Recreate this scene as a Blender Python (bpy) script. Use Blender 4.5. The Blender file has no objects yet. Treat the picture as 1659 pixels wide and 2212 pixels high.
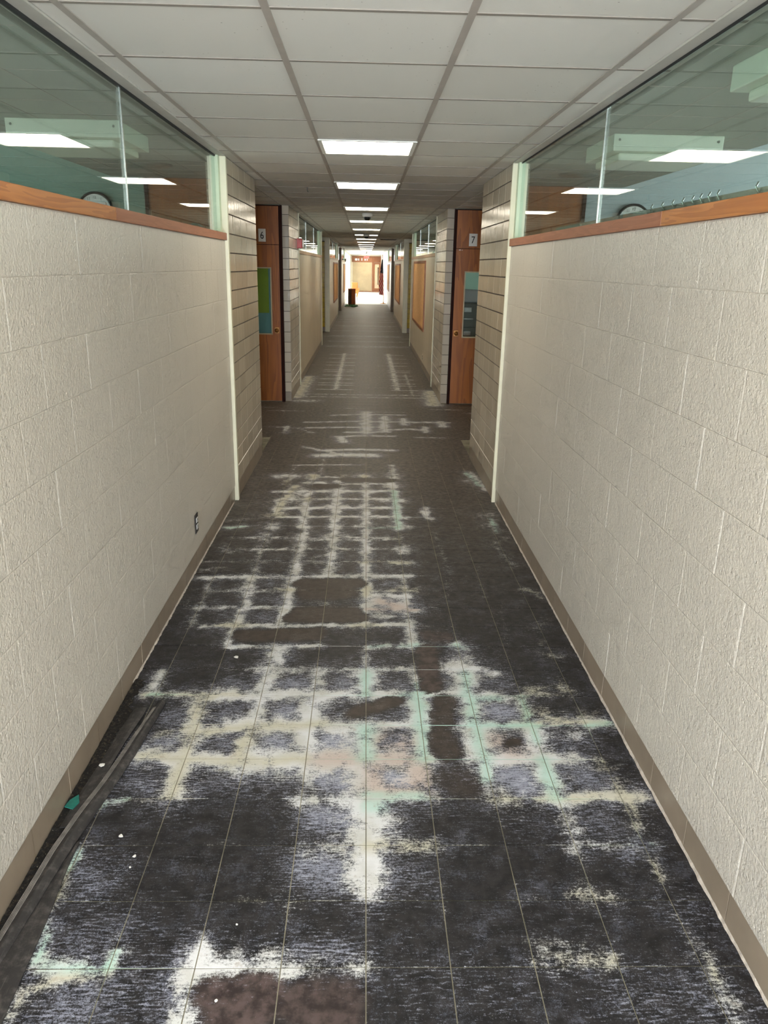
import bpy, math, random
import numpy as np
from mathutils import Matrix, Vector

# ------------------------------------------------------------------ camera, light, exposure
SC = bpy.context.scene
COL = SC.collection
F_PX, CAM_H, YAW, PITCH, ROLL = 1656.2, 1.7975, .0285, .3105, -.0199
cam_d = bpy.data.cameras.new('camera')
cam_d.sensor_fit = 'HORIZONTAL'
cam_d.sensor_width = 36.0
cam_d.lens = 36.0 * F_PX / 1659.0
cam_d.clip_start, cam_d.clip_end = .05, 300
cam = bpy.data.objects.new('camera', cam_d)
COL.objects.link(cam)
cy_, sy_, cp_, sp_ = math.cos(YAW), math.sin(YAW), math.cos(PITCH), math.sin(PITCH)
fwd = Vector((sy_ * cp_, cy_ * cp_, -sp_)); rgt = Vector((cy_, -sy_, 0)); dwn = fwd.cross(rgt)
r2 = math.cos(ROLL) * rgt + math.sin(ROLL) * dwn
d2 = -math.sin(ROLL) * rgt + math.cos(ROLL) * dwn
M3 = Matrix((r2, -d2, -fwd)).transposed()
cam.matrix_world = Matrix.Translation((0, 0, CAM_H)) @ M3.to_4x4()
SC.camera = cam

world = bpy.data.worlds.new('sky'); SC.world = world
world.use_nodes = True
bg = world.node_tree.nodes['Background']
bg.inputs[0].default_value = (.86, .93, 1, 1)
bg.inputs[1].default_value = 2.5

SC.view_settings.view_transform = 'Standard'
SC.view_settings.look = 'None'
SC.view_settings.gamma = 1
SC.view_settings.use_curve_mapping = False
SC.view_settings.exposure = 0.32
SC.cycles.use_denoising = True
SC.cycles.max_bounces = 6
SC.cycles.diffuse_bounces = 4
SC.cycles.glossy_bounces = 3
SC.cycles.transparent_max_bounces = 8
SC.cycles.use_adaptive_sampling = True
SC.cycles.adaptive_threshold = .12
SC.cycles.adaptive_min_samples = 12
SC.cycles.sample_clamp_indirect = 6

E_PANEL = 12.5          # ceiling light panels
def area(name, loc, rot, sx, sy, watts, col):
    d = bpy.data.lights.new(name, 'AREA'); d.shape = 'RECTANGLE'; d.size = sx; d.size_y = sy
    d.energy = watts; d.color = col
    o = bpy.data.objects.new(name, d); COL.objects.link(o); o.location = loc; o.rotation_euler = rot
    return o
R90 = math.pi / 2
area('daylight_entrance', (-.25, -3.3, 1.2), (R90, 0, -.12), 1.5, 2.1, 360, (.86, .93, 1))            # glazed entrance behind the viewer
area('daylight_lobby', (-1.25, 48.5, 1.3), (0, -R90, 0), 2.2, 15, 560, (.95, .97, 1))             # lobby window wall
for s_, nm in ((-1, 'left'), (1, 'right')):
    area('daylight_classroom_' + nm, (s_ * 5.9, 2.2, 1.9), (0, -s_ * -R90, 0), 1.6, 7, 85 if s_ < 0 else 150, (.88, .97, 1))
    area('daylight_second_classroom_' + nm, (s_ * 5.9, 14.3, 1.9), (0, -s_ * -R90, 0), 1.6, 6, 70, (.88, .97, 1))

# ------------------------------------------------------------------ helpers
random.seed(7)
rng = np.random.default_rng(3)
def lin(r, g, b):
    f = lambda c: (c / 255 / 12.92) if c / 255 <= .04045 else ((c / 255 + .055) / 1.055) ** 2.4
    return (f(r), f(g), f(b), 1)

class MB:
    def __init__(s): s.v = []; s.f = []; s.m = []
    def quad(s, pts, m=0):
        n = len(s.v); s.v += [tuple(p) for p in pts]; s.f.append(tuple(range(n, n + len(pts)))); s.m.append(m); return s
    def box(s, x0, x1, y0, y1, z0, z1, m=0):
        n = len(s.v)
        s.v += [(x0, y0, z0), (x1, y0, z0), (x1, y1, z0), (x0, y1, z0), (x0, y0, z1), (x1, y0, z1), (x1, y1, z1), (x0, y1, z1)]
        for q in ((0, 3, 2, 1), (4, 5, 6, 7), (0, 1, 5, 4), (1, 2, 6, 5), (2, 3, 7, 6), (3, 0, 4, 7)):
            s.f.append(tuple(n + i for i in q)); s.m.append(m)
        return s
    def tube(s, pts, r, n=8, cap=True, m=0):
        pts = [Vector(p) for p in pts]; b = len(s.v); R = r if hasattr(r, '__len__') else [r] * len(pts)
        for i, p in enumerate(pts):
            t = (pts[min(i + 1, len(pts) - 1)] - pts[max(i - 1, 0)]).normalized()
            u = t.orthogonal().normalized() if abs(t.z) < .99 else Vector((1, 0, 0)); w = t.cross(u)
            if abs(t.z) < .99:
                u = t.cross(Vector((0, 0, 1))).normalized(); w = t.cross(u)
            for k in range(n):
                a = 2 * math.pi * k / n; s.v.append(tuple(p + (u * math.cos(a) + w * math.sin(a)) * R[i]))
        for i in range(len(pts) - 1):
            for k in range(n):
                s.f.append((b + i * n + k, b + i * n + (k + 1) % n, b + (i + 1) * n + (k + 1) % n, b + (i + 1) * n + k)); s.m.append(m)
        if cap:
            s.f.append(tuple(b + k for k in range(n))[::-1]); s.m.append(m)
            s.f.append(tuple(b + (len(pts) - 1) * n + k for k in range(n))); s.m.append(m)
        return s
    def lathe(s, prof, c, axis='z', n=24, m=0):
        b = len(s.v); c = Vector(c)
        for r, h in prof:
            for k in range(n):
                a = 2 * math.pi * k / n; x, y = r * math.cos(a), r * math.sin(a)
                p = {'z': (x, y, h), 'y': (x, h, y), 'x': (h, x, y)}[axis]; s.v.append(tuple(c + Vector(p)))
        for i in range(len(prof) - 1):
            for k in range(n):
                s.f.append((b + i * n + k, b + i * n + (k + 1) % n, b + (i + 1) * n + (k + 1) % n, b + (i + 1) * n + k)); s.m.append(m)
        return s
    def mesh(s, name, mats):
        me = bpy.data.meshes.new(name); me.from_pydata(s.v, [], s.f)
        for m in (mats if isinstance(mats, (list, tuple)) else [mats]): me.materials.append(m)
        me.polygons.foreach_set('material_index', s.m); me.update(); return me
def link(name, me, parent=None, loc=None):
    o = bpy.data.objects.new(name, me); COL.objects.link(o)
    if parent is not None: o.parent = parent
    if loc is not None: o.location = loc
    return o
def obj(name, mb, mats, parent=None, bevel=0, smooth=False):
    o = link(name, mb.mesh(name, mats), parent)
    if bevel:
        b = o.modifiers.new('bevel', 'BEVEL'); b.width = bevel; b.segments = 2; b.limit_method = 'ANGLE'
    if smooth:
        o.data.polygons.foreach_set('use_smooth', [True] * len(o.data.polygons))
    return o
def empty(name, loc=(0, 0, 0), parent=None):
    o = bpy.data.objects.new(name, None); COL.objects.link(o); o.location = loc; o.empty_display_size = .1
    if parent is not None: o.parent = parent
    return o
def tag(o, label=None, cat=None, group=None, kind=None):
    if label: o['label'] = label
    if cat: o['category'] = cat
    if group: o['group'] = group
    if kind: o['kind'] = kind
    return o
def struct(o, label=None, cat=None): return tag(o, label, cat, kind='structure')
def box(name, b, mats, parent=None, bevel=0): return obj(name, MB().box(*b), mats, parent, bevel)
def text_mesh(name, s, height, mat, depth=.001, squeeze=1.0):
    c = bpy.data.curves.new(name, 'FONT'); c.body = s; c.size = 1; c.extrude = 0; c.align_x = 'CENTER'; c.align_y = 'CENTER'
    t = bpy.data.objects.new(name, c); COL.objects.link(t)
    bpy.context.view_layer.update()
    me = bpy.data.meshes.new_from_object(t.evaluated_get(bpy.context.evaluated_depsgraph_get()))
    bpy.data.objects.remove(t); bpy.data.curves.remove(c)
    co = np.array([v.co[:] for v in me.vertices]); mn, mx = co.min(0), co.max(0); k = height / (mx[1] - mn[1]); ctr = (mn + mx) / 2
    for v in me.vertices:
        p = (np.array(v.co) - ctr) * k; v.co = (p[0] * squeeze, -depth, p[1])
    me.materials.clear(); me.materials.append(mat); me.update(); me.name = name
    return me

# ------------------------------------------------------------------ materials
class NG:
    def __init__(s, name):
        s.mat = bpy.data.materials.new(name); s.mat.use_nodes = True
        s.t = s.mat.node_tree; s.n = s.t.nodes; s.p = s.n['Principled BSDF']; s.out = s.n['Material Output']
        s._pos = None
    def L(s, a, b): s.t.links.new(a, b)
    def put(s, sock, v):
        if hasattr(v, 'is_output'): s.L(v, sock)
        elif v is not None: sock.default_value = v
    def pos(s):
        if s._pos is None: s._pos = s.n.new('ShaderNodeNewGeometry').outputs['Position']
        return s._pos
    def objc(s): return s.n.new('ShaderNodeTexCoord').outputs['Object']
    def map(s, vec, scale=(1, 1, 1), rot=(0, 0, 0), loc=(0, 0, 0)):
        m = s.n.new('ShaderNodeMapping'); s.L(vec, m.inputs[0]); m.inputs['Scale'].default_value = scale; m.inputs['Rotation'].default_value = rot; m.inputs['Location'].default_value = loc
        return m.outputs[0]
    def noise(s, vec, scale, detail=4, rough=.55, dist=0):
        n = s.n.new('ShaderNodeTexNoise'); s.L(vec, n.inputs['Vector']); n.inputs['Scale'].default_value = scale; n.inputs['Detail'].default_value = detail
        n.inputs['Roughness'].default_value = rough; n.inputs['Distortion'].default_value = dist; return n.outputs[0]
    def voro(s, vec, scale, feat='F1'):
        n = s.n.new('ShaderNodeTexVoronoi'); n.feature = feat; s.L(vec, n.inputs['Vector']); n.inputs['Scale'].default_value = scale; return n.outputs['Distance']
    def math(s, op, a, b=None, c=None, clamp=False):
        n = s.n.new('ShaderNodeMath'); n.operation = op; n.use_clamp = clamp
        for i, v in enumerate((a, b, c)):
            if v is not None: s.put(n.inputs[i], v)
        return n.outputs[0]
    def step(s, x, lo, hi, a=0., b=1.):
        n = s.n.new('ShaderNodeMapRange'); n.interpolation_type = 'SMOOTHSTEP'; s.put(n.inputs[0], x)
        for i, v in zip((1, 2, 3, 4), (lo, hi, a, b)): s.put(n.inputs[i], v)
        return n.outputs[0]
    def mix(s, f, a, b):
        n = s.n.new('ShaderNodeMix'); n.data_type = 'RGBA'; s.put(n.inputs[0], f); s.put(n.inputs[6], a); s.put(n.inputs[7], b); return n.outputs[2]
    def attr(s, name):
        n = s.n.new('ShaderNodeAttribute'); n.attribute_name = name; return n
    def sep(s, col):
        n = s.n.new('ShaderNodeSeparateColor'); s.L(col, n.inputs[0]); return n.outputs
    def sepv(s, v):
        n = s.n.new('ShaderNodeSeparateXYZ'); s.L(v, n.inputs[0]); return n.outputs
    def bump(s, h, strength=.3, dist=.01):
        n = s.n.new('ShaderNodeBump'); s.L(h, n.inputs['Height']); n.inputs['Strength'].default_value = strength; n.inputs['Distance'].default_value = dist
        s.L(n.outputs[0], s.p.inputs['Normal']); return n.outputs[0]
    def set(s, color=None, rough=None, spec=None, metal=None, coat=None):
        s.put(s.p.inputs['Base Color'], color); s.put(s.p.inputs['Roughness'], rough); s.put(s.p.inputs['Specular IOR Level'], spec); s.put(s.p.inputs['Metallic'], metal); s.put(s.p.inputs['Coat Weight'], coat)
        return s.mat
def plain(name, c, rough=.5, var=.08, scale=8, bump=0, bscale=60, spec=.5, metal=0):
    g = NG(name); P = g.pos(); n = g.noise(P, scale, 4)
    k = lambda m: tuple(min(1, x * m) for x in c[:3]) + (1,)
    col = g.mix(g.step(n, .3, .7), k(1 - var), k(1 + var))
    if bump: g.bump(g.noise(P, bscale, 4), bump, .004)
    return g.set(col, rough, spec, metal)
def wood(name, c1, c2, rough=.4, axis=2, scale=1.0, rings=14):
    g = NG(name); P = g.pos()
    sc = [9 * scale] * 3; sc[axis] = .7 * scale
    v = g.map(P, tuple(sc)); n = g.noise(v, 1.6, 3, .5, .6)
    w = g.math('FRACT', g.math('MULTIPLY', n, rings)); w = g.step(w, .0, 1.0)
    sc2 = [160] * 3; sc2[axis] = 5; f = g.noise(g.map(P, tuple(sc2)), 1, 3)
    col = g.mix(g.math('ADD', g.math('MULTIPLY', w, .55), g.math('MULTIPLY', f, .45)), c1, c2)
    g.bump(f, .08, .002)
    return g.set(col, rough, .5)
def emis(name, c, strength):
    g = NG(name); g.put(g.p.inputs['Emission Color'], c); g.p.inputs['Emission Strength'].default_value = strength
    return g.set(c, .5)
def glass(name, tint, ior=1.5, rough=0.0):
    g = NG(name); tr = g.n.new('ShaderNodeBsdfTransparent'); tr.inputs[0].default_value = tint
    gl = g.n.new('ShaderNodeBsdfGlossy'); gl.inputs['Roughness'].default_value = rough; gl.inputs[0].default_value = (1, 1, 1, 1)
    fr = g.n.new('ShaderNodeFresnel'); bf = g.n.new('ShaderNodeNewGeometry').outputs['Backfacing']; g.L(g.math('MULTIPLY_ADD', bf, 1 / ior - ior, ior), fr.inputs[0])
    mx = g.n.new('ShaderNodeMixShader'); g.L(fr.outputs[0], mx.inputs[0]); g.L(tr.outputs[0], mx.inputs[1]); g.L(gl.outputs[0], mx.inputs[2]); g.L(mx.outputs[0], g.out.inputs[0])
    g.n.remove(g.p); return g.mat

def paint_mat(name, c, pit=1.0):
    g = NG(name); P = g.pos()
    big = g.noise(P, 1.3, 3); col = g.mix(g.step(big, .3, .7), tuple(x * .96 for x in c[:3]) + (1,), c)
    h = g.math('ADD', g.math('MULTIPLY', g.noise(P, 85, 3, .6), 1.0), g.math('MULTIPLY', g.step(g.voro(P, 55), .0, .28), .5 * pit))
    h = g.math('ADD', h, g.math('MULTIPLY', g.noise(P, 14, 3), .8))
    g.bump(h, .6, .006)
    return g.set(col, .38, .55)
MP = {}
MP['paint'] = paint_mat('cream_block_paint', lin(210, 203, 191))
MP['paint_far'] = plain('cream_wall_paint', lin(214, 202, 180), .38, .05, 2, .15, 30)
MP['mortar'] = plain('painted_mortar', lin(190, 178, 158), .6, .08, 30, .3, 90)
def glaze(name, c, joint=False):
    g = NG(name); P = g.pos(); rnd = g.n.new('ShaderNodeObjectInfo').outputs['Random']
    col = g.mix(rnd, tuple(x * .88 for x in c[:3]) + (1,), tuple(min(1, x * 1.06) for x in c[:3]) + (1,))
    col = g.mix(g.step(g.noise(P, 220, 2), .66, .74, 0, .25), col, tuple(x * .5 for x in c[:3]) + (1,))
    g.bump(g.math('ADD', g.noise(g.map(P, (14, 14, 3)), 1, 2), g.math('MULTIPLY', g.noise(P, 40, 2), .25)), .35, .006)
    return g.set(col, .17, .55)
MP['glaze'] = glaze('glazed_beige_tile', lin(196, 183, 163))
MP['glaze_y'] = glaze('glazed_yellow_tile', lin(196, 168, 36))
MP['joint'] = plain('dark_tile_joint', lin(66, 55, 46), .8, .2, 40)
MP['joint_l'] = plain('pale_tile_joint', lin(150, 138, 122), .8, .2, 40)
MP['base'] = plain('taupe_base_tile', lin(150, 136, 119), .32, .10, 5, .05, 30)
MP['base_edge'] = plain('pale_grout_bead', lin(192, 182, 170), .8, .15, 60, .6, 200)
MP['trim'] = plain('cream_metal_trim', lin(216, 212, 186), .35, .04, 6)
MP['jamb'] = plain('pale_green_metal', lin(186, 200, 170), .4, .04, 6)
MP['dark'] = plain('black_gasket', lin(22, 22, 22), .6, .1)
MP['alu'] = plain('satin_aluminium', lin(190, 195, 190), .25, .05, 10, 0, 1, .5, .85)
MP['oak'] = wood('oak_sill', lin(200, 132, 72), lin(160, 94, 46), .38, 1, 1.0, 9)
MP['oak2'] = wood('reddish_sill', lin(174, 112, 80), lin(152, 92, 64), .4, 1, 1.6, 5)
MP['palesill'] = plain('pale_sill', lin(205, 172, 140), .45, .08, 6)
MP['door'] = wood('door_veneer', lin(182, 106, 28), lin(132, 70, 13), .5, 2, .55, 6)
MP['jambdark'] = plain('dark_brown_frame', lin(46, 22, 16), .75, .1, 8, 0, 60, .15)
MP['brass'] = plain('aged_brass', lin(170, 120, 70), .3, .1, 20, 0, 1, .5, .9)
MP['bead'] = plain('pale_glazing_bead', lin(190, 175, 140), .4, .05)
MP['panel'] = None
def panel_mat():
    g = NG('ceiling_panel_mineral'); P = g.pos(); rnd = g.n.new('ShaderNodeObjectInfo').outputs['Random']
    base = g.mix(rnd, lin(205, 200, 190), lin(218, 214, 206))
    spots = g.math('MULTIPLY', g.step(g.voro(P, 26), .05, .10, 1, 0), g.step(g.noise(P, 3.5, 2), .45, .6))
    col = g.mix(g.math('MULTIPLY', spots, .75), base, lin(120, 112, 100))
    g.bump(g.noise(P, 240, 3), .12, .002)
    return g.set(col, .85, .3)
MP['panel'] = panel_mat()
MP['ctee'] = plain('cross_tee_paint', lin(140, 131, 121), .6, .05, 9)
MP['tee'] = plain('ceiling_tee_paint', lin(168, 158, 148), .5, .05, 9)
MP['angle'] = plain('wall_angle_paint', lin(180, 174, 164), .5, .05, 9)
MP['lamp'] = emis('lit_diffuser', (1, .91, .74, 1), E_PANEL)
MP['lampframe'] = plain('white_lamp_frame', lin(225, 222, 214), .4, .03)
MP['glass'] = glass('hall_glass', (.87, .93, .90, 1), 1.6)
MP['glass_clear'] = glass('clear_glass', (.93, .96, .95, 1))
MP['teal'] = plain('teal_classroom_paint', lin(126, 154, 138), .6, .04, 1.5)
MP['blue'] = plain('pale_blue_classroom_paint', lin(182, 194, 196), .6, .04, 1.5)
MP['roomceil'] = plain('classroom_ceiling', lin(158, 164, 154), .8, .05, 2)
MP['roomfloor'] = plain('classroom_floor', lin(110, 100, 88), .6, .1, 4)
MP['fix'] = plain('pale_green_fixture', lin(214, 224, 206), .4, .03)
MP['fixlens'] = plain('fixture_lens', lin(224, 230, 214), .3, .03)
MP['black'] = plain('black_plastic', lin(20, 20, 21), .4, .1)
MP['white'] = plain('white_plastic', lin(232, 230, 224), .4, .03)
MP['paper'] = plain('white_paper', lin(242, 240, 234), .7, .03)
MP['ink'] = plain('black_ink', lin(18, 18, 20), .7, .1)
MP['red'] = plain('red_alarm', lin(176, 24, 16), .35, .08)
MP['cork'] = plain('cork', lin(230, 178, 120), .85, .10, 30, .3, 120)
MP['corkframe'] = plain('oak_board_frame', lin(150, 92, 52), .45, .1, 12)
MP['green_sheet'] = plain('lime_sheet', lin(140, 166, 52), .7, .06, 3)
MP['teal_sheet'] = plain('blue_green_sheet', lin(112, 160, 164), .7, .06, 3)
MP['outlet'] = plain('dark_outlet_plate', lin(42, 38, 36), .4, .1)
MP['steel'] = plain('grey_green_steel', lin(96, 104, 94), .4, .08)
MP['post'] = plain('grey_brown_post', lin(112, 98, 82), .45, .1)
def rubber_mat():
    g = NG('black_rubber'); P = g.pos(); d = g.noise(P, 35, 6, .65); fine = g.noise(g.map(P, (260, 12, 50)), 1, 3)
    col = g.mix(g.math('MULTIPLY', g.step(d, .45, .75), .6), lin(46, 44, 44), lin(104, 99, 95))
    col = g.mix(g.step(fine, .62, .75, 0, .25), col, lin(140, 136, 128)); g.bump(g.noise(P, 70, 4), .3, .003)
    return g.set(col, .5, .45)
MP['rubber'] = rubber_mat()
def mastic_mat():
    g = NG('black_mastic'); P = g.pos(); n = g.noise(P, 60, 6, .7)
    col = g.mix(g.step(n, .5, .75), lin(22, 20, 19), lin(86, 74, 60)); col = g.mix(g.step(g.noise(P, 150, 3), .62, .72, 0, .7), col, lin(150, 140, 120))
    g.bump(n, .9, .008); return g.set(col, .7, .3)
MP['mastic'] = mastic_mat()
MP['teal_chip'] = plain('teal_chip', lin(30, 110, 98), .5, .15, 60)
MP['bed'] = plain('floor_joint_bed', lin(132, 127, 108), .85, .3, 7, .3, 100)

def floor_mat(name, far=False):
    g = NG(name); P = g.pos()
    A, B = g.attr('stain_a'), g.attr('stain_b')
    W, G, V = g.sep(A.outputs['Color'])[0:3]; D, C, Mr = g.sep(B.outputs['Color'])[0:3]
    Pk = A.outputs['Alpha']
    n1 = g.noise(P, 120, 3, .62); n2 = g.noise(P, 26, 4, .6); n3 = g.noise(P, 7, 3, .6)
    warp = g.noise(P, 3.1, 1)
    sa = g.noise(g.map(P, (24, 150, 1), (0, 0, .12)), 1, 3, .65); sb = g.noise(g.map(P, (24, 140, 1), (0, 0, -.85)), 1, 3, .65)
    wk = g.step(warp, .46, .58); scr = g.math('ADD', g.math('MULTIPLY', sa, g.math('SUBTRACT', 1, wk)), g.math('MULTIPLY', sb, wk))
    keep = g.math('SUBTRACT', 1, D, clamp=True)
    fine = g.noise(P, 300, 2, .7)
    def grain(*pairs):
        t = None
        for n_, k in pairs:
            x = g.math('MULTIPLY', g.math('SUBTRACT', n_, .5), k); t = x if t is None else g.math('ADD', t, x)
        return t
    lowm = g.step(g.noise(P, 11, 2), .30, .70, .62, 1.18)
    w = g.math('ADD', g.math('MULTIPLY', g.math('MULTIPLY', W, lowm), keep), grain((fine, .75), (n1, .9), (n2, .7), (scr, .75)))
    wm = g.math('MULTIPLY', g.step(w, .30, .80), g.step(W, .02, .2))
    v = g.math('ADD', g.math('MULTIPLY', V, keep), grain((scr, 1.7), (fine, .9), (n1, .9)))
    vm = g.math('MULTIPLY', g.step(v, .28, .95, 0, .85), g.step(V, .02, .2))
    Y = g.sepv(P)[1]; far_sheen = g.step(g.math('ADD', Y, g.math('MULTIPLY', n3, 1.2)), 3.6, 8.5)  # base lightens with distance, painting in the far floor's sheen
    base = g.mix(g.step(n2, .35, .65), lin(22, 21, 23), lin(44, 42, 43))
    base = g.mix(far_sheen, base, g.mix(g.step(n2, .3, .7), lin(56, 50, 45), lin(108, 99, 89)))
    mott = g.step(g.math('ADD', g.noise(P, 10, 4, .7), grain((fine, .8), (n1, .7), (scr, .5))), .50, .74)
    mott = g.math('MULTIPLY', mott, g.math('MULTIPLY', keep, g.step(n3, .35, .65, .18, .62)))
    base = g.mix(mott, base, g.mix(far_sheen, lin(98, 101, 114), lin(116, 110, 102)))
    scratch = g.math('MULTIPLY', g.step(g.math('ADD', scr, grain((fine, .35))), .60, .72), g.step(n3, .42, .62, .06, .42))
    base = g.mix(scratch, base, g.mix(far_sheen, lin(140, 142, 150), lin(150, 142, 128)))
    smooth = g.mix(g.step(n2, .3, .7), lin(60, 51, 45), lin(78, 67, 59))
    smooth = g.mix(g.step(g.math('ADD', n3, grain((fine, .7), (n1, .5), (scr, .5))), .56, .80, 0, .45), smooth, lin(120, 112, 106))
    base = g.mix(g.math('MULTIPLY', D, .8), base, smooth)
    mar = g.mix(g.step(n2, .35, .65), lin(50, 41, 40), lin(92, 78, 76))
    base = g.mix(g.math('MULTIPLY', Mr, g.step(n3, .2, .5, .5, 1)), base, mar)
    haze = g.mix(n2, lin(150, 153, 172), lin(186, 190, 206))
    col = g.mix(vm, base, haze)
    wc = g.mix(g.step(n3, .35, .65), lin(206, 206, 200), lin(226, 227, 228))
    wc = g.mix(g.math('MULTIPLY', C, .8, clamp=True), wc, lin(205, 200, 174))
    wc = g.mix(g.math('MULTIPLY', Pk, 1.0, clamp=True), wc, lin(204, 188, 178))
    wc = g.mix(g.math('MULTIPLY', G, .68, clamp=True), wc, lin(170, 218, 200))
    wc = g.mix(g.step(n2, .60, .72, 0, .35), wc, lin(150, 130, 104))
    col = g.mix(g.math('MULTIPLY', wm, .93), col, wc)
    dust = g.step(g.voro(P, 70), .035, .06, .8, 0)
    col = g.mix(g.math('MULTIPLY', dust, g.step(n3, .54, .62)), col, lin(190, 188, 180))
    rough = g.math('ADD', .46, g.math('MULTIPLY', g.math('ADD', wm, g.math('MULTIPLY', n2, .25)), .3))
    g.bump(g.math('ADD', g.math('MULTIPLY', n2, .6), g.math('ADD', g.math('MULTIPLY', wm, .25), g.math('MULTIPLY', scr, .12))), .22, .004)
    return g.set(col, rough, .35)
MP['lobby'] = plain('sun_painted_lobby_floor', lin(205, 208, 212), .35, .05, 2)  # pale colour stands in for sunlight on the lobby floor
MP['farpanel'] = plain('tan_panel', lin(176, 154, 120), .6, .08, 2)
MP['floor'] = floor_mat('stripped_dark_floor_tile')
MP['rib'] = plain('pale_grey_rib', lin(128, 123, 117), .6, .3, 30)  # ribs coloured paler than the strip rubber

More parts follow.
